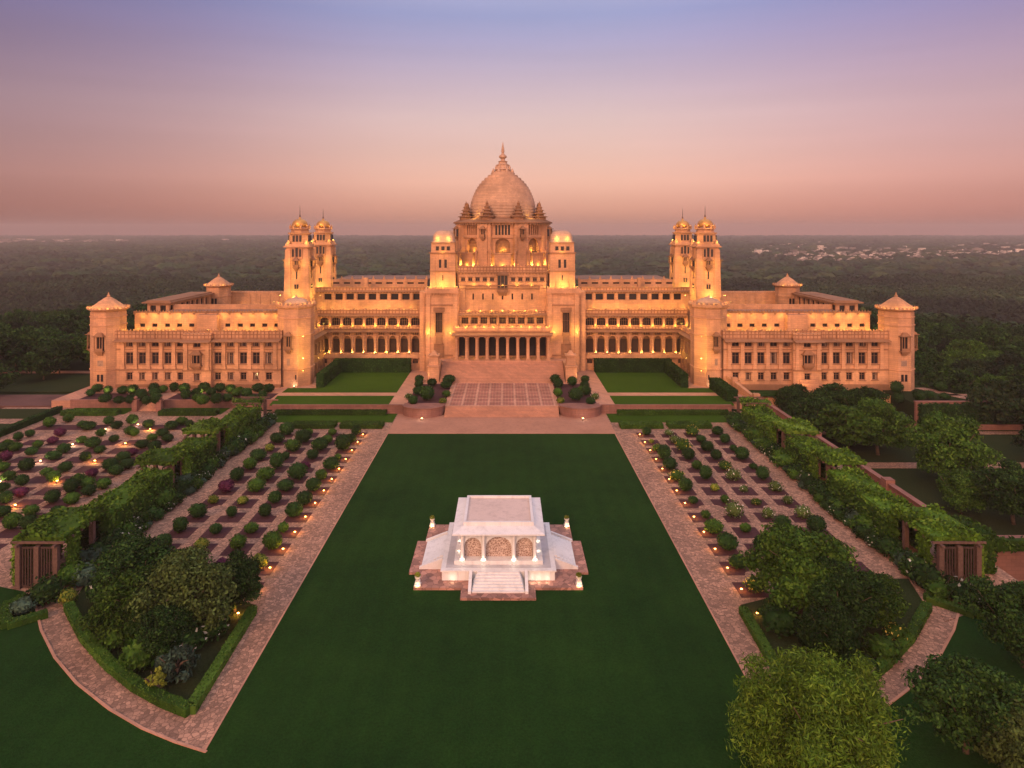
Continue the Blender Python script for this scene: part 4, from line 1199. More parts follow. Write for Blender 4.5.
# gate piers of the garden steps
for x, nm in ((-80.9, 'left'), (-75.6, 'right')):
    mb = MB(); mb.box(x - 0.55, x + 0.55, 149.6, 150.7, 0, 2.4); mb.box(x - 0.65, x + 0.65, 149.5, 150.8, 2.4, 2.6)
    mb.lathe([(0.25, 2.6), (0.5, 2.9), (0.35, 3.2), (0.05, 3.4)], x, 150.15, 8)
    wall_thing('gate_pier', mb, f'stone pier with ball top on the {nm} side of the garden steps', cat_='pier')
# right stone garden wall with its return, lower garden beyond
mb = MB(); mb.box(59.0, 59.6, 85.6, 152.9, -5, 1.3); mb.box(58.85, 59.75, 85.4, 152.9, 1.303, 1.5)
for y in (104.0, 128.0): mb.box(58.6, 60.0, y - 0.7, y + 0.7, -4, 2.0)
wall_thing('garden_wall', mb, 'long stone garden wall behind the right ivy walk above the lower garden')
mb = MB(); mb.box(59.61, 110, 85.6, 86.1, -5, 1.1); mb.box(59.76, 110, 85.45, 86.25, 1.103, 1.3)
wall_thing('garden_wall', mb, 'stone wall running right from the ivy walk corner towards the trees')
# ramp stair beside the right bastion
mb = MB()
for i in range(14): mb.box(50.5 + 0, 53.5, 155.5 + 0.9 * i, 168.2, 1.6 - 0.0, 1.6 + 0.17 * (i + 1)) if False else None
mb.add([(53.6, 172, 5.6), (54.4, 172, 5.6), (57.6, 153.6, 2.3), (56.8, 153.6, 2.3), (53.6, 172, -4), (54.4, 172, -4), (57.6, 153.6, -4), (56.8, 153.6, -4)], [(0, 1, 2, 3), (0, 3, 7, 4), (1, 2, 6, 5), (3, 2, 6, 7), (0, 1, 5, 4)])
mb.box(56.5, 57.9, 152.4, 153.6, -4, 3.2); mb.box(53.3, 54.8, 171.5, 173, -4, 6.4); mb.box(55.0, 56.3, 162.3, 163.5, -4, 4.7)
wall_thing('ramp_wall', mb, 'sloping stone parapet descending from the right bastion', S)
mb = MB()
mb.box(57.5, 93.0, 162.6, 166.0, -6, 0.4)
for i in range(9): mb.box(60 + 3.3 * i, 60.6 + 3.3 * i, 162.3, 162.6, -4.4, 0.4)
for i in range(9): mb.box(61.2 + 3.3 * i, 62.8 + 3.3 * i, 162.55, 162.597, -3.6, -0.8)
o = wall_thing('basement_wall', mb, 'pale basement storey front under the right wing', S, 'wall')
mb = MB(); mb.box(57.3, 72.0, 161.6, 166.0, 0.45, 0.9); mb.box(77.0, 92.0, 161.6, 166, 0.45, 0.9)
wall_thing('planted_ledge', mb, 'dark green planted ledge above the basement front', M['leaf_dark'], 'planter')
mb = MB()
for i in range(10): mb.box(72.5 - 0.05 * i, 76.0 + 0.05 * i, 160.0 + 0.5 * i, 166.0, -4.4, -3.8 + 0.75 * (i + 1))
mb.box(70.6, 72.0, 158.6, 164.5, -4.4, 2.4); mb.box(76.6, 78.0, 158.6, 164.5, -4.4, 2.4)
wall_thing('stone_stair', mb, 'stone entrance stair before the middle of the right wing', S, 'stairs')
mb = MB(); mb.box(92.9, 150, 152.6, 178, -5, 1.0); struct('side_terrace', mb, M['grass_wild'])
sheet('side_path', [[(101.5, 168), (104.5, 168), (112.5, 153), (108.5, 153)], [(104, 160), (150, 160), (150, 161.6), (104, 161.6)]], 1.05, M['pave'], 0.1)
mb = MB(); mb.box(92.5, 150, 152.0, 152.59, -5, 1.5); mb.box(92.4, 150, 151.9, 152.7, 1.503, 1.7)
wall_thing('retaining_wall', mb, 'low stone wall on the terrace below the right corner tower')
obj_late = [(93.0, 150.0, 150.8, 151.9, -4.5, 1.2)]
# lower garden: lawns and pink paths
LZ = -4.2
def GL(px, py): return G(px, py, LZ)
lp = []
for y0, w in ((418.5, 1.6), (432.5, 1.6), (464.5, 2.2), (400.5, 2.0)):
    Y = G(0, y0, LZ)[1]; lp.append(rect(60.2, 260, Y - w, Y + w * 0.4))
a, b = GL(893, 452), GL(925, 470)
sheet('lower_path', [p for p in lp], LZ + 0.09, M['pave'], 0.3)
sheet('lower_lawn', [rect(60.0, 150, 86.3, 158.5)], LZ + 0.05, M['grass_wild'], 0.3)
mb = MB(); Y = G(0, 402, LZ)[1]; mb.box(62, 200, 158.8, 159.3, -4.5, -3.2); mb.box(84, 200, 150.0, 150.5, -4.5, -3.0)
wall_thing('low_garden_wall', mb, 'low stone wall across the lower garden below the right corner tower')
# left far garden: path, grass and brick terraces beyond the box hedge
sheet('side_path', [[(-150, 140.5), (-98.5, 140.5), (-98.5, 144), (-150, 144)], [(-150, 118), (-103, 118), (-99, 128), (-150, 128)]], 0.02, M['pave'], 0.2)
sheet('side_lawn', [rect(-150, -98.6, 128.1, 140.3), rect(-160, -98.6, 168, 188), rect(-150, -99, 144.1, 152)], 0.03, M['grass_wild'], 0.2)
sheet('drive', [rect(-150, -98.6, 153.5, 164.0)], 0.3, M['drive'], 0.8)
sheet('side_path', [[(-103.0, 165), (-97, 165), (-97, 190), (-108, 190)], [(-170, 190.5), (-103, 190.5), (-103, 193), (-170, 193)]], 0.06, M['pave_fine'], 0.2)

# ================================================================ HEDGES, IVY
def leafy_box(boxes, size, dens, m, name, jit=0.7, lift=0.06, wob=0.0):
    parts = []
    for (x0, x1, y0, y1, z0, z1) in boxes:
        i = 0.06
        v = np.array([(x0 + i, y0 + i, z0), (x1 - i, y0 + i, z0), (x1 - i, y1 - i, z0), (x0 + i, y1 - i, z0), (x0 + i, y0 + i, z1 - i), (x1 - i, y0 + i, z1 - i), (x1 - i, y1 - i, z1 - i), (x0 + i, y1 - i, z1 - i)])
        parts.append((v, np.array([(4, 5, 6, 7), (0, 1, 5, 4), (1, 2, 6, 5), (2, 3, 7, 6), (3, 0, 4, 7)])))
        dx, dy, dz = x1 - x0, y1 - y0, z1 - z0
        for (area, ax, val, sgn) in ((dx * dy, 2, z1, 1), (dx * dz, 1, y0, -1), (dx * dz, 1, y1, 1), (dy * dz, 0, x0, -1), (dy * dz, 0, x1, 1)):
            n = max(4, int(area * dens))
            P = np.stack([rng.uniform(x0, x1, n), rng.uniform(y0, y1, n), rng.uniform(z0, z1, n)], 1)
            P[:, ax] = val + sgn * rng.uniform(-lift, lift, n)
            if wob: P[:, 2] += wob * np.sin(P[:, 0] * 0.9 + P[:, 1] * 0.55) * (P[:, 2] > z0 + 0.3) + rng.normal(0, wob * 0.5, n) * (ax == 2)
            N = np.zeros((n, 3)); N[:, ax] = sgn
            parts.append(leaves(P, N, size, jit))
    V, F = cat(parts)
    return np_mesh(name, V, F, [m])
def obj_np(name, me, label=None, cat_=None, group=None, parent=None, kind=None):
    return tag(link(name, me, parent), label, cat_, group, kind)
for sg, side in ((1, 'left'), (-1, 'right')):
    def mx(b): return [(min(sg * p[0], sg * p[1]), max(sg * p[0], sg * p[1]), *p[2:]) for p in b]
    obj_np('tall_hedge', leafy_box(mx([(-45.6, -24.9, 183.0, 185.6, 1.6, 5.0), (-45.3, -43.5, 165.5, 183.0, 1.6, 4.9)]), 0.16, 30, M['leaf_dark'], 'tall_hedge'),
           f'tall dark clipped hedge round the terrace lawn, {side} of the great stair', 'hedge')
    for k, (a, b) in enumerate(((-42.4, -33.7), (-32.6, -24.0))):
        obj_np('box_hedge', leafy_box(mx([(a, b, 136.7, 139.6, 0, 0.85)]), 0.13, 45, M['leaf_mid'], 'box_hedge'),
               f'low green box hedge at the palace end of the {side} parterre, {"outer" if k == 0 else "lawnside"} one', 'hedge')
    obj_np('border_hedge', leafy_box(mx([(-49.0, -25.0, 146.6, 147.9, 0, 1.0)]), 0.13, 40, M['leaf_mid'], 'border_hedge'),
           f'narrow hedge along the foot of the {side} retaining wall', 'hedge')
def hedge_line(pts, w, h, m, name, label, dens=55, size=0.09, z=0.0):
    parts = []
    for a, b in zip(pts, pts[1:]):
        a2, b2 = np.array(a), np.array(b); d = b2 - a2; L = np.linalg.norm(d); d = d / L; nn = np.array([-d[1], d[0]])
        P4 = [a2 - nn * w / 2, b2 - nn * w / 2, b2 + nn * w / 2, a2 + nn * w / 2]
        v = np.array([(*p, z) for p in P4] + [(*(p), z + h - 0.05) for p in P4])
        parts.append((v, np.array([(4, 5, 6, 7), (0, 1, 5, 4), (1, 2, 6, 5), (2, 3, 7, 6), (3, 0, 4, 7)])))
        n = int(L * w * dens); u = rng.uniform(0, L, n); q = rng.uniform(-w / 2, w / 2, n)
        P = np.stack([a2[0] + d[0] * u + nn[0] * q, a2[1] + d[1] * u + nn[1] * q, z + h + rng.uniform(-0.06, 0.05, n)], 1)
        parts.append(leaves(P, np.tile([0, 0, 1.0], (n, 1)), size, 0.8))
        for sgn in (-1, 1):
            n = int(L * h * dens); u = rng.uniform(0, L, n); q = sgn * w / 2 + rng.uniform(-0.05, 0.05, n)
            P = np.stack([a2[0] + d[0] * u + nn[0] * q, a2[1] + d[1] * u + nn[1] * q, rng.uniform(z, z + h, n)], 1)
            parts.append(leaves(P, np.tile([nn[0] * sgn, nn[1] * sgn, 0.0], (n, 1)), size, 0.8))
    V, F = cat(parts)
    return obj_np(name, np_mesh(name, V, F, [m]), label, 'hedge')
for sg, side in ((1, 'left'), (-1, 'right')):
    ins = [(sg * x, y) for x, y in inner]
    top = [(sg * -25.6, 71.0)]
    hedge_line(ins + top, 0.9, 0.75, M['leaf_mid'], 'border_hedge', f'low clipped hedge edging the triangular tree bed by the curved path, {side} side')
    hb = [(sg * -51.0, 73.6), (sg * -51.9, 71.6), (sg * -49.2, 68.2), (sg * -46.6, 70.4)] if sg == 1 else [(48.8, 74.6), (46.2, 73.2), (49.2, 70.2), (54.5, 70.0)]
    hedge_line(hb, 0.9, 0.7, M['leaf_mid'], 'border_hedge', f'short clipped hedge at the near entrance of the {side} ivy walk')
hedge_line([(-97.2, 104), (-97.2, 149.5)], 1.3, 1.3, M['leaf_dark'], 'long_hedge', 'long dark straight hedge closing the outer garden at the far left', 25, 0.14)
for (a, b, c) in ((-95.0, -83, 'left'), (-74, -61.5, 'right')):
    obj_np('border_hedge', leafy_box([(a, b, 146.2, 148.4, 0, 1.0)], 0.15, 30, M['leaf_mid'], 'border_hedge'), f'low wide hedge before the stone wall, {c} of the garden steps', 'hedge')
obj_np('box_hedge', leafy_box([(-91, -84.6, 113.6, 115.4, 0, 1.1)], 0.13, 40, M['leaf_mid'], 'box_hedge'), 'short clipped hedge block among bushes of the outer left garden', 'hedge')
obj_np('wall_hedge', leafy_box([(50.2, 52.8, 152.0, 165.0, 1.6, 4.2)], 0.15, 30, M['leaf_dark'], 'wall_hedge'), 'dark hedge inside the sloping parapet beside the right bastion', 'hedge')

# ---- the ivy walks (pergolas)
sheet('tree_bed_soil', both([(-25.8, 72.5)] + [(x, y) for x, y in inner[::-1]] + [(-47.0, 78.0), (-44.5, 78.0), (-36, 76.5)]), 0.03, M['grass_wild'], 0.3)
def pergola(sg, side):
    o = empty('ivy_pergola', (sg * -51.6, 108, 0))
    tag(o, f'long timber pergola under thick green ivy, on the {side} side of the gardens', 'pergola')
    off = Vector((sg * -51.6, 108, 0))
    def P(name, me): q = link(name, me, o, -off); return q
    x0, x1 = -53.6, -49.4
    fr = Fr(0, 0, 0, sg)
    Y0, Y1 = 76.0, 142.0
    open_y = [(76.0, 82.5), (101.0, 105.0), (116.0, 121.0), (137.0, 142.0)]
    for yy in np.arange(Y0, Y1 + 0.1, 3.3):
        if not any(a - 0.5 <= yy <= b + 1.7 for a, b in open_y): continue
        for x in (x0, x1, (x0 + x1) / 2 if yy == Y0 else None):
            if x is None: continue
            m = MB(fr); m.box(x - 0.26, x + 0.26, yy - 0.26, yy + 0.26, 0, 4.7); m.box(x - 0.36, x + 0.36, yy - 0.36, yy + 0.36, 0, 0.35)
            m.build('post', M['wood'], o).location = -off
    for yy in np.arange(Y0, Y1 + 0.1, 1.65):
        if not any(a - 0.1 <= yy <= b + 0.1 for a, b in open_y): continue
        m = MB(fr); m.box(x0 - 0.9, x1 + 0.9, yy - 0.1, yy + 0.1, 4.95, 5.2)
        m.build('rafter', M['wood'], o).location = -off
    for x in (x0, x1):
        for a, b in open_y:
            m = MB(fr); m.box(x - 0.16, x + 0.16, a - 0.6, b + 0.4, 4.703, 4.945); m.build('beam', M['wood'], o).location = -off
    def mx(b): return [(min(sg * p[0], sg * p[1]), max(sg * p[0], sg * p[1]), *p[2:]) for p in b]
    secs = [(76.2, 84.5, 5.15, 0), (84.5, 101.0, 4.7, 1), (101.0, 107.0, 5.2, 0), (107.0, 116.0, 4.9, 1), (116.0, 122.5, 5.25, 0), (122.5, 137, 4.6, 1), (137, 139, 4.9, 0)]
    top, sides = [], []
    for a, b, z, closed in secs:
        top.append((x0 - 0.7, x1 + 0.7, a, b, z - 0.1, z + 0.5) if not closed else (x0 + 0.7, x1 + 0.8, a, b, z - 0.7, z - 0.2))
        if closed:
            sides.append((x1 - 0.2, x1 + 0.9, a, b, 0, z - 0.5)); sides.append((x0 + 0.6, x0 + 1.4, a, b, 0, z - 0.5))
    for (xa, xb, ya, yb) in ((x0 + 0.4, x0 + 1.8, Y0 - 0.05, Y0 + 0.05), (x1 - 1.7, x1 - 0.4, Y0 - 0.05, Y0 + 0.05)):
        m = MB(fr)
        for q_ in range(5):
            m.box(xa + 0.3 * q_, xa + 0.3 * q_ + 0.14, ya, yb, 0.3, 4.4)
        m.box(xa, xb + 0.1, ya - 0.03, yb + 0.03, 4.403, 4.6); m.box(xa, xb + 0.1, ya - 0.03, yb + 0.03, 0.1, 0.297)
        m.build('timber_screen', M['wood_dark'], o).location = -off
    P('ivy_drape', leafy_box(mx([(x1 + 0.3, x1 + 0.8, Y0 + 1.2, Y0 + 3.0, 0.5, 5.0), (x0 - 0.8, x0 - 0.3, Y0, Y0 + 8, 0.2, 5.1), (x1 + 0.35, x1 + 0.8, 104.8, 107, 0, 4.8), (x1 + 0.35, x1 + 0.8, 121, 122.5, 0, 4.8)]), 0.2, 24, M['ivy'], 'ivy_drape', 0.9, 0.2, 0.05))
    P('ivy_roof', leafy_box(mx(top), 0.26, 22, M['ivy'], 'ivy_roof', 0.8, 0.22, 0.28))
    P('ivy_side', leafy_box(mx(sides), 0.26, 14, M['leaf_mid'], 'ivy_side', 0.9, 0.3, 0.1))
    return o
pergola(1, 'left'); pergola(-1, 'right')
obj_np('wall_creeper', leafy_box(obj_late, 0.3, 12, M['leaf_dark'], 'wall_creeper', 0.9, 0.3, 0.15), 'dark creeper covering the low wall below the right corner tower', 'creeper')
obj_np('wall_creeper', leafy_box([(57.6, 66.0, 84.6, 85.4, 0, 1.4), (54.0, 57.8, 79, 84, 0, 4.6)], 0.24, 22, M['leaf_mid'], 'wall_creeper', 0.9, 0.25, 0.1), 'thick creeper mass hanging at the near end of the right ivy walk', 'creeper')

# ================================================================ BUSHES
def ball_mesh(name, r, h, n, size, mats, jit=0.7, rag=0.05, flower=0.0, lo=0.0, stem=True):
    v = QS5 * np.array([r * 0.93, r * 0.93, h / 2 * 0.93]); v = v + np.array([0, 0, h / 2 + 0.12])
    # squash the underside and lump the outline
    lump = 1 + 0.05 * np.sin(QS5[:, :1] * 5 + 1) * np.sin(QS5[:, 1:2] * 4) + 0.03 * np.sin(QS5[:, 2:3] * 7)
    v = (v - [0, 0, h / 2]) * lump + [0, 0, h / 2]
    d = sphere_pts(n)
    C = d * np.array([r, r, h / 2]) * (1 + rng.normal(0, rag, (n, 1))) + np.array([0, 0, h / 2 + 0.12])
    lv, lf = leaves(C, d, size, jit)
    mi = np.zeros(len(lf), int)
    if flower and len(mats) > 1: mi[rng.random(len(lf)) < flower] = 1
    V, F = cat([(v, QF5), (lv, lf)])
    return np_mesh(name, V, F, mats, np.concatenate([np.zeros(len(QF5), int), mi]))
BUSH = {
    'green': [ball_mesh('bush', 0.95, 1.55, 420, 0.11, [M['leaf_dark']]), ball_mesh('bush', 0.9, 1.7, 420, 0.11, [M['leaf_dark']], rag=0.07), ball_mesh('bush', 1.0, 1.45, 420, 0.12, [M['leaf_dark']], rag=0.04)],
    'mid': [ball_mesh('bush', 0.9, 1.5, 420, 0.12, [M['leaf_mid']]), ball_mesh('bush', 0.85, 1.35, 380, 0.12, [M['leaf_mid']], rag=0.1)],
    'purple': [ball_mesh('bush', 0.9, 1.4, 420, 0.12, [M['leaf_purple']])],
    'yellow': [ball_mesh('bush', 0.85, 1.3, 380, 0.13, [M['leaf_yellow'], M['leaf_mid']], rag=0.12, flower=0.5)],
    'flower': [ball_mesh('bush', 0.95, 1.3, 340, 0.15, [M['leaf_mid'], M['flower_yellow']], rag=0.16, flower=0.14), ball_mesh('bush', 0.9, 1.4, 300, 0.15, [M['leaf_olive'], M['flower_white']], rag=0.2, flower=0.12)],
    'loose': [ball_mesh('bush', 1.3, 2.0, 420, 0.22, [M['leaf_mid']], rag=0.16), ball_mesh('bush', 1.4, 1.8, 420, 0.22, [M['leaf_dark']], rag=0.16), ball_mesh('bush', 1.2, 1.7, 400, 0.2, [M['leaf_dark'], M['flower_white']], rag=0.18, flower=0.05), ball_mesh('bush', 1.1, 1.5, 380, 0.2, [M['leaf_blue']], rag=0.15)],
}
DESC = {'green': 'dark green clipped ball bush', 'mid': 'mid green clipped bush', 'purple': 'purple leaved clipped bush', 'yellow': 'small yellow green bush', 'flower': 'pale flowered loose bush', 'loose': 'loose leafy shrub'}
def bush(kind, x, y, z, sc_, label, group, hs=1.0):
    o = link('bush', random.choice(BUSH[kind]), None, (x, y, z), random.uniform(0, 6.28))
    o.scale = (sc_ * random.uniform(0.92, 1.12), sc_ * random.uniform(0.92, 1.1), sc_ * hs * random.uniform(0.82, 1.12)); o.rotation_euler.x = random.uniform(-0.08, 0.08)
    return tag(o, label, 'bush', group)
def ordn(n): return f"{n}{'th' if 10 <= n % 100 <= 20 else {1: 'st', 2: 'nd', 3: 'rd'}.get(n % 10, 'th')}"
COLN = ['lawnside', 'second', 'third', 'outermost']
def gardenlamp(x, y, z, e, label, group, color=(1.0, 0.40, 0.07), big=1.0):
    o = link('garden_lamp', GL_MESH, None, (x, y, z)); o.scale = (big * 0.7,) * 3
    tag(o, label, 'lamp', group)
    k = ('g', e, color)
    if k not in LD:
        d = bpy.data.lights.new('lamp', 'POINT'); d.energy = e * LAMP; d.color = color; d.shadow_soft_size = 0.2; LD[k] = d
    l_ = link('lamp_light', LD[k], o, (0, 0, 0.46))
    return o
gm = MB(); gm.mat = 0
gm.lathe([(0.2, 0), (0.2, 0.06), (0.06, 0.08), (0.06, 0.2), (0.16, 0.24), (0.2, 0.3)], 0, 0, 8); gm.mat = 1; gm.lathe([(0.17, 0.3), (0.19, 0.33), (0.16, 0.36)], 0, 0, 8)
GL_MESH = gm.mesh('garden_lamp', [M['lamp_metal'], M['glow']])
for sg, side in ((1, 'left'), (-1, 'right')):
    for ci, x in enumerate(COLS):
        for ri, y in enumerate(ROWY):
            if y < 84 and x < -38: continue
            if y < 79 and x < -30: continue
            n = len(ROWY) - ri
            u = random.random()
            if sg == 1: kind = 'purple' if u < 0.09 else 'yellow' if u < 0.16 else 'mid' if u < 0.36 else 'green'
            else: kind = 'flower' if (ci >= 2 and u < 0.5) or u < 0.15 else 'yellow' if u < 0.2 else 'mid' if u < 0.45 else 'green'
            if (ci, ri) in ((2, 3), (2, 6)) and sg == 1: kind = 'yellow'
            s_ = random.choice((0.8, 1.0, 1.1, 1.2, 1.3, 1.45)) * random.uniform(0.93, 1.07) * (1.0 if sg == 1 else 0.88) * (0.75 if kind == 'yellow' else 1)
            dx = (-0.35 if ci == 0 else 0)
            bush(kind, sg * (x + dx + random.uniform(-0.25, 0.25)), y + random.uniform(-0.3, 0.3), 0.0, s_,
                 f'{DESC[kind]}, {ordn(n)} from palace, {COLN[ci]} row of {side} parterre', f'bushes in the {side} parterre')
            if ci == 0:
                gardenlamp(sg * (x + 1.15), y - 0.25, 0.0, 75 if sg == 1 else 45, f'ground lamp beside the {ordn(n)} bush from palace, lawnside of {side} parterre', f'ground lamps along the {side} lawn edge')
# outer left garden, bushes where they stand
OB = [(459,177),(521,160),(585,172),(640,207),(675,178),(396,205),(450,228),(510,200),(323,232),(365,250),(395,270),(337,300),(250,270),(210,295),(105,338),(32,375),(25,300),(72,222),(117,208),(235,205),(208,233),(195,170),(325,170),(125,278),(183,358),(260,342),(213,378),(362,362),(435,335),(85,395),(82,440),(22,465),(210,462),(285,465),(278,425),(350,435),(310,400),(410,405),(123,512),(225,515),(50,562),(115,565),(485,305),(520,280),(560,300),(500,330),(560,250),(610,265),(600,222),(715,162),(455,355),(530,205),(345,405),(270,150),(30,255),(150,250),(60,262),(15,262),(5,340),(5,420),(10,515),(350,180),(430,160),(745,175),(660,225)]
ob = []
for (x, y) in OB:
    px, py = x / 3.938, 380 + y / 3.938
    gx, gy = G(px, py, 0.8); ob.append((gx, gy))
ob.sort(key=lambda p: -p[1])
rows = [ob[i:i + 8] for i in range(0, len(ob), 8)]
for ri, r in enumerate(rows):
    r.sort()
    for k, (x, y) in enumerate(r):
        u = random.random(); kind = 'purple' if u < 0.08 else 'mid' if u < 0.35 else 'green'
        bush(kind, x, y, 0, random.uniform(0.95, 1.3), f'{DESC[kind]} of outer left garden, {ordn(k + 1)} in {ordn(ri + 1)} row from palace', 'bushes of the outer left garden', 0.9)
OLp = [((420,190), 1), ((548,172), 1), ((292,250), 1), ((165,314), 1), ((596,190), 0), ((378,314), 0), ((232,392), 0), ((68,487), 0), ((498,246), 0), ((8,395), 1)]
for k, ((x, y), wht) in enumerate(sorted(OLp, key=lambda q: q[0][1])):
    gx, gy = G(x / 3.938, 380 + y / 3.938, 0.3)
    gardenlamp(gx, gy - 0.4, 0, 170 if not wht else 110, f'{"white" if wht else "amber"} garden lamp in the outer left garden, {ordn(k + 1)} from the palace', 'lamps of the outer left garden', (1.0, 0.72, 0.5) if wht else (1.0, 0.42, 0.08), 1.2)
# terrace beds before the left wing
TB = [(85,580),(137,590),(210,588),(258,590),(360,585),(405,582),(460,577),(510,580),(605,577),(683,580),(735,585),(778,588),(868,578),(920,582),(52,600),(123,630),(190,635),(248,635),(297,625),(365,600),(515,615),(570,600),(573,625),(640,595),(665,635),(720,625),(815,605),(890,615),(325,640),(370,635),(760,600),(600,640),(840,632)]
tb = sorted([G(80 + x / 4.876, 270 + y / 4.876, 2.4) for x, y in TB])
for k, (x, y) in enumerate(tb):
    kind = random.choice(['green', 'green', 'mid', 'green'])
    bush(kind, x, y, 1.6, random.uniform(1.1, 1.45), f'{DESC[kind]} on the terrace before the left wing, {ordn(k + 1)} from left', 'bushes on the terrace before the left wing')
for sg, side in ((1, 'left'), (-1, 'right')):
    pl = [(90,555,1.2),(90,580,1.2),(150,570,1.3),(228,560,1.5),(215,580,1.4),(85,612,1.3),(130,635,1.7),(62,655,1.1),(215,618,1.1),(200,650,1.0),(105,600,1.1),(40,630,0.9)]
    for k, (x, y, s_) in enumerate(pl):
        gx, gy = G(400 + x / 4.655, 260 + y / 4.655, 2.5)
        kind = 'yellow' if k in (9,) else 'flower' if k == 11 else 'mid' if k in (8, 10) else 'green'
        bush(kind, gx if sg == 1 else -gx, gy, 1.6, s_, f'{DESC[kind]} in planter {side} of the plaza, {ordn(k + 1)} from palace', f'bushes in the {side} plaza planter')
# shrubs at the foot of the ivy walks
for sg, side in ((1, 'left'), (-1, 'right')):
    k = 0
    for y in np.arange(76.5, 142, 1.9):
        for xx in (-48.3, -47.3):
            if random.random() < 0.12: continue
            if xx > -48 and random.random() < 0.25: continue
            k += 1
            bush('loose', sg * (xx + random.uniform(-0.3, 0.3)), y + random.uniform(-0.5, 0.5), 0, random.uniform(0.8, 1.15) * (1.15 if xx < -48 else 0.75),
                 f'leafy shrub at the foot of the {side} ivy walk, {ordn(k)} from the near end', f'shrubs along the {side} ivy walk')
for k, (x, y) in enumerate(((94.0, 162.0), (95.5, 155.5), (98.3, 156.5), (101.5, 156.0), (106.0, 164.5), (92.0, 158.0))):
    bush('green', x, y, 1.0 if x > 92.9 else -0.5, random.uniform(1.1, 1.6), f'round bush on the terrace below the right corner tower, {ordn(k + 1)} of six', 'bushes below the right corner tower')
for k, (x, y) in enumerate(((62, 150), (66, 148), (86, 156), (90, 154), (94, 157), (99, 155), (82, 152))):
    bush('loose', x, y, -4.2, random.uniform(1.3, 1.9), f'round shrub in the lower garden below the right wing, {ordn(k + 1)} from left' , 'shrubs of the lower garden')
for k, (x, y, kd, s_) in enumerate(((-46.0, 72.8, 'yellow', 1.1), (-48.6, 73.2, 'loose', 1.1), (-49.6, 71.0, 'loose', 0.9), (-46.5, 76.8, 'loose', 1.3), (-44.6, 78.6, 'loose', 1.3))):
    bush(kd, x, y, 0, s_, f'{DESC[kd]} by the near left ivy walk entrance, {ordn(k + 1)} of five', 'shrubs at the left ivy walk entrance')
for k, (x, y, kd, s_) in enumerate(((50.0, 72.8, 'loose', 1.3), (52.0, 71.6, 'loose', 1.2), (47.9, 73.9, 'loose', 0.9))):
    bush(kd, x, y, 0, s_, f'dark leafy shrub in the bed at the near right ivy walk entrance, {ordn(k + 1)} of three', 'shrubs at the right ivy walk entrance')

# ================================================================ THE MARBLE PAVILION ON THE LAWN
MP = empty('marble_pavilion', (0, 83.2, 0.06)); tag(MP, 'white marble pavilion on a stepped plinth in the middle of the lawn', 'pavilion')
mo = Vector((0, 83.2, 0.06))
def mpart(name, mb, mats): q = mb.build(name, mats, MP); q.location = -mo; return q
mb = MB()
pts = [(-4.1, 73.3), (4.1, 73.3), (4.1, 75.4), (9.4, 75.4), (9.4, 78.8), (10.4, 78.8), (10.4, 86.8), (9.4, 86.8), (9.4, 91.6), (4.1, 91.6), (4.1, 93.4), (-4.1, 93.4), (-4.1, 91.6), (-9.4, 91.6), (-9.4, 86.8), (-10.4, 86.8), (-10.4, 78.8), (-9.4, 78.8), (-9.4, 75.4), (-4.1, 75.4)]
mb.prism(pts, 0.0, 0.32); mpart('base_slab', mb, M['plinth_red'])
mb = MB(); mb.box(-6.4, 6.4, 77.0, 89.4, 0.3, 1.35); mb.box(-6.55, 6.55, 76.85, 89.55, 1.353, 1.5)
for i in range(9): mb.box(-6.2 + 1.5 * i - 0.08, -6.2 + 1.5 * i + 0.08, 76.92, 76.997, 0.35, 1.34)
mpart('plinth', mb, M['marble'])
mb = MB(); mb.box(-6.0, 6.0, 77.5, 88.9, 1.503, 1.52); mpart('plinth_paving', mb, M['marble_grey'])
mb = MB(); mb.box(-5.1, 5.1, 78.2, 88.2, 1.523, 1.95); mpart('floor_slab', mb, M['marble'])
mb = MB()
for i in range(7):
    z = 0.32 + 1.18 * (i + 1) / 7; k = 0.3 * i
    mb.box(-2.9 + k * 0.3, 2.9 - k * 0.3, 74.3 + 0.36 * i, 76.84, 0.3, z - 0.001)
mpart('steps', mb, M['marble'])
for sg in (1, -1):
    mb = MB()
    for i in range(7):
        z = 0.32 + 1.18 * (i + 1) / 7
        a, b = sg * (9.1 - 0.36 * i), sg * 6.56
        mb.box(min(a, b), max(a, b), 80.0 + 0.08 * i, 86.4 - 0.08 * i, 0.3, z - 0.001)
    mpart('steps', mb, M['marble'])
for sg in (1, -1):
    mb = MB()
    m2 = [(sg * 2.95, 74.1, 0.32), (sg * 3.3, 74.1, 0.32), (sg * 3.3, 76.84, 0.32), (sg * 2.95, 76.84, 0.32), (sg * 2.95, 74.1, 0.6), (sg * 3.3, 74.1, 0.6), (sg * 3.3, 76.84, 1.6), (sg * 2.95, 76.84, 1.6)]
    mb.add(m2, [(0, 1, 2, 3), (4, 5, 6, 7), (0, 1, 5, 4), (1, 2, 6, 5), (2, 3, 7, 6), (3, 0, 4, 7)])
    mpart('step_cheek', mb, M['marble'])
    for y in (79.55, 86.5):
        mb = MB()
        m2 = [(sg * 9.3, y, 0.32), (sg * 9.3, y + 0.35, 0.32), (sg * 6.56, y + 0.35, 0.32), (sg * 6.56, y, 0.32), (sg * 9.3, y, 0.55), (sg * 9.3, y + 0.35, 0.55), (sg * 6.56, y + 0.35, 1.6), (sg * 6.56, y, 1.6)]
        mb.add(m2, [(0, 1, 2, 3), (4, 5, 6, 7), (0, 1, 5, 4), (1, 2, 6, 5), (2, 3, 7, 6), (3, 0, 4, 7)])
        mpart('step_cheek', mb, M['marble'])
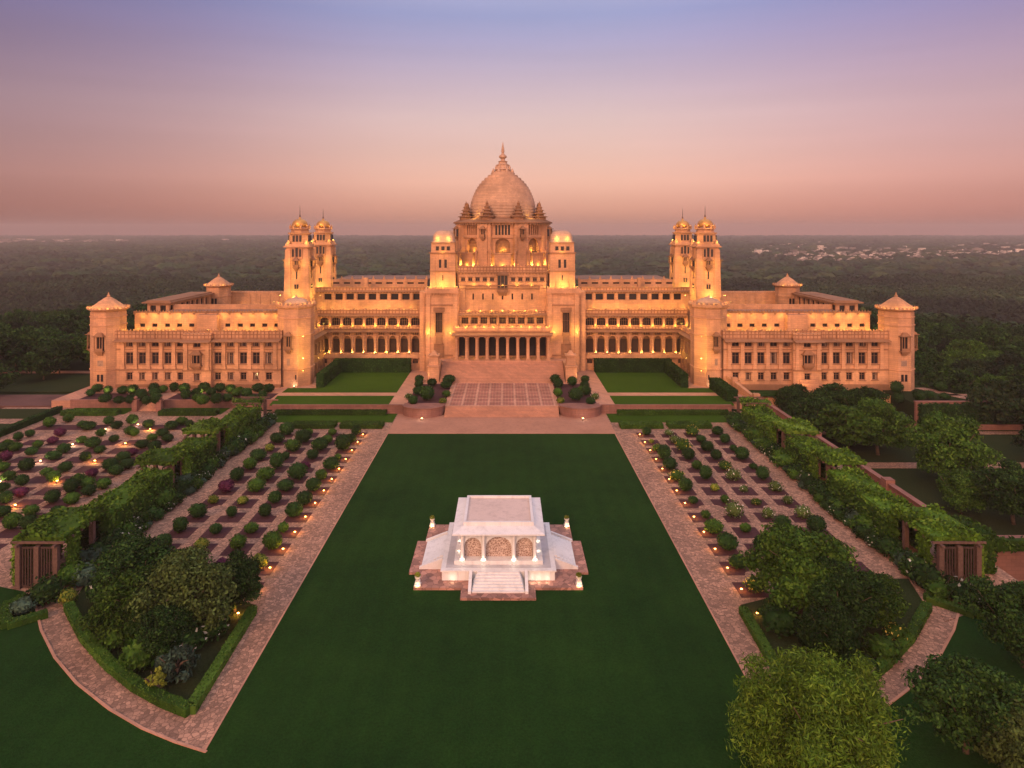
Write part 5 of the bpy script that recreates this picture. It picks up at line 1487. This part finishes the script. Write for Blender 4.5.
# walls with arched bays, lattice behind
fm = Fr(0, 78.9, 0)
mb = MB(fm); o_ = [op(-3.0, 2.0, 1.96, 4.3, 1.15), op(0, 3.0, 1.96, 4.4, 1.35), op(3.0, 2.0, 1.96, 4.3, 1.15)]
mb.wall(-4.4, 4.4, 1.95, 5.1, 0, o_, 0.5)
for sg in (1, -1):
    mb.tf = Fr(4.4, 78.9, 90, sg); mb.wall(0, 8.6, 1.95, 5.1, 0, [op(1.5 + 2.8 * i, 1.9, 1.96, 4.75, 0.7) for i in range(3)], 0.5)
mb.tf = Fr(0, 87.5, 180); mb.wall(-4.4, 4.4, 1.95, 5.1, 0, o_, 0.5)
mpart('arcade_wall', mb, M['marble'])
mb = MB(fm); mb.box(-3.93, 3.93, 0.42, 0.47, 1.96, 4.9); mb.box(-3.93, 3.93, 8.13, 8.18, 1.96, 4.9)
mb.box(-3.95, -3.9, 0.5, 8.1, 1.96, 4.9); mb.box(3.9, 3.95, 0.5, 8.1, 1.96, 4.9)
mpart('lattice_screen', mb, M['lattice'])
for sx in (-4.2, -1.75, 1.75, 4.2):
    m = column_mb(3.1, 0.2).mesh('column', M['marble']) if 'mc' not in CM else CM['mc']; CM['mc'] = m
    q = link('column', m, MP, Vector((sx, 78.6, 1.95)) - mo)
    q = link('column', m, MP, Vector((sx, 87.8, 1.95)) - mo)
mb = MB()
mb.add([(-5.3, 77.8, 5.0), (5.3, 77.8, 5.0), (5.3, 88.6, 5.0), (-5.3, 88.6, 5.0), (-4.1, 79.3, 5.55), (4.1, 79.3, 5.55), (4.1, 87.3, 5.55), (-4.1, 87.3, 5.55), (-5.3, 77.8, 5.15), (5.3, 77.8, 5.15), (5.3, 88.6, 5.15), (-5.3, 88.6, 5.15)],
       [(0, 3, 2, 1), (0, 1, 9, 8), (1, 2, 10, 9), (2, 3, 11, 10), (3, 0, 8, 11), (8, 9, 5, 4), (9, 10, 6, 5), (10, 11, 7, 6), (11, 8, 4, 7)])
mb.box(-4.1, -3.8, 79.3, 87.3, 5.55, 5.95); mb.box(3.8, 4.1, 79.3, 87.3, 5.55, 5.95); mb.box(-3.8, 3.8, 87.0, 87.3, 5.55, 5.95); mb.box(-3.8, 3.8, 79.3, 79.6, 5.55, 5.95)
mpart('roof', mb, M['marble'])
mb = MB(); mb.box(-3.8, 3.8, 79.6, 87.0, 5.5, 5.7); mpart('roof_deck', mb, M['pink_marble'])
mc = (1.0, 0.80, 0.55)
def mlamp(x, y, z, e): return lamp(Vector((x, y, z)) - mo, e, MP, mc, 0.09, body=False)
for x in (-4.2, -1.75, 1.75, 4.2): mlamp(x, 78.2, 2.1, 5)
for x in (-4.7, 4.7):
    for y in (80.6, 83.2, 86.0): mlamp(x, y, 2.1, 3)
for x in (-5.2, 3.75, 4.6, 5.5): mlamp(x, 76.5, 0.55, 4)
mlamp(0, 82.0, 2.6, 25)
for k, (x, y) in enumerate(((-9.0, 75.9), (9.0, 75.9), (-9.0, 91.1), (9.0, 91.1))):
    o = empty('stone_urn', (x, y, 0.38)); tag(o, f'white urn with golden plant at the {"near" if y < 80 else "far"} {"left" if x < 0 else "right"} corner of the pavilion base', 'urn', 'urns round the marble pavilion')
    m = MB(); m.box(-0.35, 0.35, -0.35, 0.35, 0, 0.18); m.box(-0.26, 0.26, -0.26, 0.26, 0.18, 0.5); m.lathe([(0.15, 0.5), (0.12, 0.62), (0.3, 0.8), (0.34, 1.0), (0.28, 1.02)], 0, 0, 12)
    m.build('bowl', M['white_paint'], o)
    d = sphere_pts(120); d[:, 2] = np.abs(d[:, 2]); lv, lf = leaves(d * 0.3 + [0, 0, 1.05], d, 0.12)
    link('plant', np_mesh('plant', lv, lf, [M['leaf_yellow']]), o)
    lamp((0.0, -0.5, 0.1), 6, o, (1.0, 0.7, 0.35), 0.06, body=False)
# small white lamps: plaza corners
for k, (px, py, z, nm) in enumerate(((421.8, 418.8, 0.3, 'left planter bastion'), (583, 418.8, 0.3, 'right planter bastion'), (438.7, 371.5, 2.0, 'left stair pedestal'), (568.3, 371.5, 2.0, 'right stair pedestal'), (294, 386.5, 1.9, 'foot of the left bastion'), (710, 386.5, 1.9, 'foot of the right bastion'))):
    gx, gy = G(px, py, z)
    gardenlamp(gx, gy, 1.6 if z > 1 else 0.02, 20, f'small white floor lamp before the {nm}', 'white floor lamps by the plaza', (1.0, 0.85, 0.7), 1.7)
# ================================================================ TREES
def trunk_mb(h, r, spread, nl, seed):
    rd = random.Random(seed); mb = MB(); z1 = h * 0.42
    mb.smooth = True
    p = [(0, 0, 0), (rd.uniform(-.15, .15), rd.uniform(-.15, .15), z1 * 0.5), (rd.uniform(-.3, .3), rd.uniform(-.3, .3), z1)]
    mb.tube(p[0], p[1], r, r * 0.8); mb.tube(p[1], p[2], r * 0.8, r * 0.62)
    for i in range(nl):
        a = 6.283 * i / nl + rd.uniform(-.3, .3); q = (p[2][0] + spread * 0.45 * math.cos(a), p[2][1] + spread * 0.45 * math.sin(a), h * rd.uniform(0.55, 0.68))
        e = (p[2][0] + spread * 0.8 * math.cos(a), p[2][1] + spread * 0.8 * math.sin(a), h * rd.uniform(0.7, 0.88))
        mb.tube(p[2], q, r * 0.42, r * 0.25); mb.tube(q, e, r * 0.25, r * 0.08)
    return mb
def crown(h, rad, nclump, per, size, seed, z0=0.28, droop=0.0, fl=1.0, clr=0.30, asp=0.55):
    """leaf clumps spread through an uneven crown; gaps are left between clumps"""
    g = np.random.default_rng(seed)
    C = []
    while len(C) < nclump:
        d = g.normal(0, 1, 3); d /= np.linalg.norm(d)
        rr = g.uniform(0.45, 1.0) ** 0.6
        lob = 0.80 + 0.24 * math.sin(3 * math.atan2(d[1], d[0]) + seed) + 0.17 * math.sin(5 * math.atan2(d[1], d[0]) + 2 * seed)
        z = d[2] * rr
        if z < -0.75: continue
        C.append((d[0] * rr * rad * lob, d[1] * rr * rad * lob, h * (z0 + (1 - z0) / 2) + z * h * (1 - z0) / 2 * fl))
    C = np.array(C); cr_ = rad * clr * g.uniform(0.6, 1.25, len(C))
    P, N = [], []
    for c, r in zip(C, cr_):
        d = g.normal(0, 1, (per, 3)); d /= np.linalg.norm(d, axis=1)[:, None]
        d[:, 2] = np.where(d[:, 2] < -0.35, -d[:, 2] * 0.6, d[:, 2])
        rr = r * g.uniform(0.55, 1.08, (per, 1))
        q = c + d * rr * np.array([1, 1, 0.72])
        if droop: q[:, 2] -= droop * g.uniform(0, 1, per) ** 2 * r
        P.append(q); N.append(d)
    P, N = np.concatenate(P), np.concatenate(N)
    P[:, 2] = np.maximum(P[:, 2], 0.15 * h * 0.5)
    return leaves(P, N, size, 0.55, asp)
TREES = {}
def tree_kind(key, h, rad, nc, per, size, mat, z0=0.28, droop=0.0, trunk=0.28, nl=6, clr=0.30, m2=None, f2=0.0, asp=0.55):
    V, F = crown(h, rad, nc, per, size, hash(key) % 1000 if False else sum(map(ord, key)), z0, droop, 1.0, clr, asp)
    mi = None; mats = [mat]
    if m2: mats.append(m2); mi = (rng.random(len(F)) < f2).astype(int)
    TREES[key] = (np_mesh('crown', V, F, mats, mi), trunk_mb(h, trunk, rad, nl, sum(map(ord, key))).mesh('trunk', M['bark']))
tree_kind('broad_dark', 8.0, 4.3, 130, 190, 0.18, M['leaf_dark'], 0.12)
tree_kind('broad_mid', 7.5, 4.1, 120, 190, 0.18, M['leaf_mid'], 0.12)
tree_kind('pale', 6.2, 4.2, 130, 190, 0.16, M['leaf_olive'], 0.10)
tree_kind('bright', 8.8, 6.3, 200, 330, 0.19, M['leaf_bright'], 0.06, 3.4, clr=0.17, asp=0.24)
tree_kind('agave', 3.0, 1.8, 34, 60, 0.22, M['leaf_blue'], 0.0)
tree_kind('yellow', 1.8, 0.9, 16, 60, 0.13, M['leaf_yellow'], 0.0)
tree_kind('wood_a', 11.0, 6.0, 70, 70, 0.42, M['leaf_dark'], 0.15)
tree_kind('wood_b', 10.0, 5.2, 60, 70, 0.42, M['leaf_mid'], 0.15)
tree_kind('wood_c', 9.0, 5.4, 60, 70, 0.40, M['forest'], 0.15)
def tree(key, x, y, z, s_, label, group=None, name='tree'):
    o = empty(name, (x, y, z), random.uniform(0, 6.28)); o.scale = (s_, s_, s_ * random.uniform(0.92, 1.06))
    cr_, tr = TREES[key]
    link('crown', cr_, o); link('trunk', tr, o)
    return tag(o, label, 'tree', group)
# near left bed
tree('broad_dark', -37.6, 71.0, 0, 1.0, 'dark broad tree beside the near left ivy walk, largest in the left bed')
tree('broad_mid', -36.0, 66.6, 0, 0.82, 'mid green tree in front of the dark broad tree, left bed', )
tree('pale', -31.2, 67.8, 0, 1.12, 'pale olive green tree in the centre of the left triangular bed')
tree('broad_dark', -27.6, 71.3, 0, 0.72, 'small dark tree at the lawn side corner of the left triangular bed')
tree('broad_dark', -31.6, 63.6, 0, 0.6, 'low dark tree below the pale olive tree in the left bed')
tree('agave', -28.2, 60.4, 0, 1.0, 'blue green shrub near the tip of the left triangular bed', name='shrub')
tree('yellow', -29.3, 58.9, 0, 1.0, 'small bright yellow green shrub at the tip of the left triangular bed', name='shrub')
for k, (x, y, kd, s_) in enumerate(((-39.5, 68.5, 'loose', 1.2), (-36.5, 65.5, 'loose', 1.1), (-32.5, 62.2, 'loose', 1.1), (-29.5, 64.8, 'loose', 1.3), (-28.2, 66.8, 'loose', 1.2), (-33.8, 71.5, 'loose', 1.4), (-31.5, 73.5, 'loose', 1.1), (-36.5, 73.8, 'loose', 1.3), (-42.5, 73.5, 'loose', 1.4))):
    bush(kd, x, y, 0, s_, f'leafy shrub under the trees of the left triangular bed, {ordn(k + 1)} of nine', 'undergrowth of the left tree bed')
for k, (x, y, kd, s_) in enumerate(((39.0, 66.5, 'flower', 1.1), (36.0, 63.6, 'loose', 1.0), (32.5, 60.6, 'loose', 1.0), (30.2, 64.8, 'loose', 1.3), (28.2, 67.8, 'loose', 1.2), (35.8, 72.5, 'flower', 1.4), (39.5, 73.5, 'flower', 1.1), (41.2, 71.8, 'flower', 1.1))):
    bush(kd, x, y, 0, s_, f'leafy shrub under the trees of the right triangular bed, {ordn(k + 1)} of eight', 'undergrowth of the right tree bed')
# near right bed and foreground
tree('broad_mid', 31.5, 70.8, 0, 1.18, 'tall dark tree in the right triangular bed beside the parterre')
tree('broad_dark', 33.6, 66.6, 0, 0.86, 'dark green tree right of centre in the right triangular bed')
tree('broad_mid', 37.6, 68.4, 0, 0.72, 'smaller dark tree by the curved path in the right triangular bed')
tree('broad_dark', 31.0, 62.5, 0, 0.6, 'low dark tree at the near tip of the right triangular bed')
tree('bright', 23.6, 49.3, 0, 1.0, 'large bright green feathery tree in the right foreground')
tree('broad_dark', 48.2, 62.2, 0, 0.95, 'dark tree at the right picture edge beyond the curved path')
tree('broad_dark', 36.0, 52.0, 0, 0.9, 'dark tree in the right foreground lawn')
tree('pale', 39.4, 48.6, 0, 0.9, 'pale olive tree in the bottom right corner')
# lower garden
tree('broad_mid', 77.5, 118.0, -4.2, 1.5, 'round bright tree in the lower garden behind the stone wall', )
tree('broad_mid', 71.8, 106.0, -4.2, 0.85, 'lower leafy tree close behind the right stone wall corner')
tree('broad_dark', 77.0, 102.0, -4.2, 1.15, 'dark round tree right of the bright trees in the lower garden')
for k, (px, py, key, s_) in enumerate(((793, 420, 'broad_dark', 1.0), (818, 440, 'broad_dark', 1.25), (848, 452, 'wood_b', 1.05), (878, 455, 'broad_mid', 1.35), (835, 428, 'wood_a', 0.85), (862, 440, 'broad_dark', 1.3))):
    x, y = G(px, py, -4.2); tree(key, x, y, -4.2, s_, f'dark bushy tree behind the right ivy walk below the palace, {ordn(k + 1)} of six', 'trees below the right wing')
rd = random.Random(5)
k = 0
spots = []
for _ in range(900):
    x, y = rd.uniform(84, 200), rd.uniform(112, 300)
    if x < 106 + (y - 160) * 0.0 and y > 140: continue
    if x < 100 + (y - 112) * 0.1: continue
    if any((x - a) ** 2 + (y - b) ** 2 < 52 for a, b in spots): continue
    if x / max(y, 1) > 0.9: continue
    spots.append((x, y))
for x, y in spots:
    k += 1
    tree(rd.choice(['wood_a', 'wood_a', 'wood_b', 'wood_c']), x, y, float(ground_h(x, y)), rd.uniform(0.75, 1.15), f'woodland tree right of the palace, {ordn(k)} of the grove', 'woodland trees right of the palace')
spots = []
for _ in range(900):
    x, y = rd.uniform(-230, -108), rd.uniform(160, 330)
    if any((x - a) ** 2 + (y - b) ** 2 < 56 for a, b in spots): continue
    if -x / y > 0.86 or -x < 118 and y < 196: continue
    spots.append((x, y))
k = 0
for x, y in spots:
    k += 1
    tree(rd.choice(['wood_a', 'wood_a', 'wood_b', 'wood_c']), x, y, float(ground_h(x, y)), rd.uniform(0.75, 1.15), f'woodland tree left of the palace, {ordn(k)} of the grove', 'woodland trees left of the palace')
print('TREES', len(bpy.data.objects))

# ---- the forest on the plain: a mass nobody could count
def forest():
    g = np.random.default_rng(3)
    Vs, Fs, k = [], [], 0
    def scatter(n, y0, y1, keep):
        Y = np.sqrt(g.uniform(y0 ** 2, y1 ** 2, n)); X = g.uniform(-0.86, 0.84, n) * Y
        ok = keep(X, Y); return X[ok], Y[ok]
    # leafy crowns at middle distance
    base = []
    for v in range(5):
        n = 110
        d = g.normal(0, 1, (n, 3)); d /= np.linalg.norm(d, axis=1)[:, None]; d[:, 2] = np.abs(d[:, 2]) * 1.0 - 0.1
        lob = 1 + 0.22 * np.sin(3 * np.arctan2(d[:, 1], d[:, 0]) + v)[:, None]
        base.append(leaves(d * lob * [1, 1, 0.85] * g.uniform(0.8, 1.05, (n, 1)), d, 0.20, 0.45, 0.7)[0].reshape(-1, 3))
    X, Y = scatter(9000, 235, 900, lambda x, y: ((np.abs(x) > 112) | (y > 262)) & ~((x > 84) & (x < 200) & (y < 300)) & ~((x > -230) & (x < -108) & (y < 330)))
    Z = ground_h(X, Y); S_ = g.uniform(3.6, 6.4, len(X)) * (1 + Y / 2500)
    for v in range(5):
        i = np.arange(v, len(X), 5); b = base[v]
        th = g.uniform(0, 6.28, len(i)); c, s = np.cos(th), np.sin(th)
        xx = b[None, :, 0] * c[:, None] - b[None, :, 1] * s[:, None]; yy = b[None, :, 0] * s[:, None] + b[None, :, 1] * c[:, None]
        W = np.stack([xx * S_[i, None] + X[i, None], yy * S_[i, None] + Y[i, None], b[None, :, 2] * S_[i, None] * 0.95 + Z[i, None] + S_[i, None] * 0.75], 2).reshape(-1, 3)
        Vs.append(W); Fs.append(np.arange(len(W)).reshape(-1, 4) + k); k += len(W)
    # lumpy crowns far out
    qs, qf = quad_sphere(4)
    X, Y = scatter(46000, 700, 6200, lambda x, y: g.random(len(x)) < 0.95)
    keep = np.ones(len(X), bool)
    keep &= ~((X / Y > 0.36) & (Y > 1750) & (Y < 3600) & (g.random(len(X)) < 0.65))
    X, Y = X[keep], Y[keep]
    # denser close up: pull distances in
    Z = ground_h(X, Y); S_ = g.uniform(0.6, 1.3, len(X)) ** 1.5 * (5.0 + Y / 260.0)
    V = qs[None] * (1 + 0.18 * g.normal(0, 1, (len(X), len(qs), 1))) * S_[:, None, None] * np.array([1, 1, 0.5]) + np.stack([X, Y, Z + np.minimum(S_ * 0.35, 5)], 1)[:, None]
    F = qf[None] + (np.arange(len(X)) * len(qs))[:, None, None] + k
    Vs.append(V.reshape(-1, 3)); Fs.append(F.reshape(-1, 4))
    me = np_mesh('forest', np.concatenate(Vs), np.concatenate(Fs), [M['forest']])
    return tag(link('forest', me), 'dense dark forest covering the plain to the horizon behind the palace', 'forest', kind='stuff')
forest()
# ---- the far town: pale flat-roofed houses
def house_mesh(w, d, h, v):
    mb = MB(); mb.mat = 0; mb.box(-w / 2, w / 2, -d / 2, d / 2, -6, h); mb.box(-w / 2, w / 2, -d / 2, -d / 2 + 0.3, h, h + 0.8)
    mb.box(-w / 6, w / 4, -d / 5, d / 4, h, h + 2.6)
    mb.mat = 1
    for i in range(int(w / 3)):
        for j in range(int(h / 3)): mb.box(-w / 2 + 1 + 3 * i, -w / 2 + 2.1 + 3 * i, -d / 2 - 0.04, -d / 2 - 0.01, 0.9 + 3 * j, 2.3 + 3 * j)
    if v % 3 == 0:
        mb.mat = 2; mb.box(w / 2 - 1.6, w / 2 - 0.6, -d / 2 - 0.3, -d / 2 - 0.05, 3.0, 4.0)
    return mb.mesh('house', [M['house'], M['glass'], M['glow_far']])
HM = [house_mesh(12, 12, 7, 0), house_mesh(18, 12, 10, 1), house_mesh(10, 10, 6, 2), house_mesh(24, 14, 13, 3), house_mesh(14, 16, 9, 4)]
def town_spots(n, g):
    r = []
    while len(r) < n:
        px = g.uniform(735, 1030); u = g.random()
        py = g.uniform(246.5, 262) if u < 0.8 else g.uniform(243.5, 248)
        if py > 254 and (px < 770 or px > 1000): continue
        if py > 258 and (px < 800 or px > 960): continue
        zz = -33.0
        Y = 680 * (40 - zz) / (py - 230); X = 0.8 + (px - 505.5) * Y / 680
        r.append((X, Y))
    return r
g = np.random.default_rng(8)
ts = town_spots(1150, g)
ts.sort(key=lambda p: p[1])
for k, (x, y) in enumerate(ts[:290]):
    o = link('house', HM[k % 5], None, (x, y, float(ground_h(x, y)) + 2), g.uniform(-0.5, 0.5)); s_ = g.uniform(0.45, 0.8); o.scale = (s_, s_, s_)
    tag(o, 'pale flat roofed house in the far town beyond the forest, right of the palace', 'house', 'houses of the far town')
mb = MB()
def lump(x, y, th, s_, v):
    c, s = math.cos(th), math.sin(th); z = float(ground_h(x, y)) + 2
    w, d, h = ((12, 12, 7), (18, 12, 10), (10, 10, 6), (26, 14, 14), (14, 16, 9))[v]
    mb.tf = lambda p: (x + p[0] * c - p[1] * s, y + p[0] * s + p[1] * c, z + p[2]); mb.mat = 0
    mb.box(-w / 2 * s_, w / 2 * s_, -d / 2 * s_, d / 2 * s_, -6, h * s_)
    if v == 0: mb.mat = 1; mb.box(-1.2, 1.2, -d / 2 * s_ - 0.6, -d / 2 * s_ - 0.1, 3, 4.5)
for x, y in ts[290:]: lump(x, y, g.uniform(-0.5, 0.5), g.uniform(0.4, 0.85), int(g.integers(0, 5)))
for _ in range(420):
    px = g.uniform(-10, 138); py = 242.5 + g.uniform(0, 3.6) * (1 - px / 220)
    Y = 680 * 73 / (py - 230); lump(0.8 + (px - 505.5) * Y / 680, Y, g.uniform(-.5, .5), g.uniform(0.8, 1.6), int(g.integers(0, 5)))
for _ in range(60):
    px = g.uniform(138, 430); py = g.uniform(241.5, 243); Y = 680 * 73 / (py - 230)
    lump(0.8 + (px - 505.5) * Y / 680, Y, 0, g.uniform(1.0, 1.8), int(g.integers(0, 5)))
tag(mb.build('town', [M['house'], M['glow_far']]), 'far mass of pale town buildings near the horizon', 'town', kind='stuff')
# ---- the evening haze
mb = MB(); mb.box(-8000, 8000, -70, 6500, -45, 92)
hz = bpy.data.materials.new('haze'); hz.use_nodes = True
hn, hl = hz.node_tree.nodes, hz.node_tree.links; hn.clear()
ho = hn.new('ShaderNodeOutputMaterial'); hv = hn.new('ShaderNodeVolumePrincipled')
hv.inputs['Density'].default_value = 0.00017; hv.inputs['Color'].default_value = (0.98, 0.83, 0.77, 1); hv.inputs['Anisotropy'].default_value = 0.2
hl.new(hv.outputs[0], ho.inputs['Volume'])
o = mb.build('haze', hz); tag(o, 'thin evening haze over the plain', 'haze', kind='stuff')
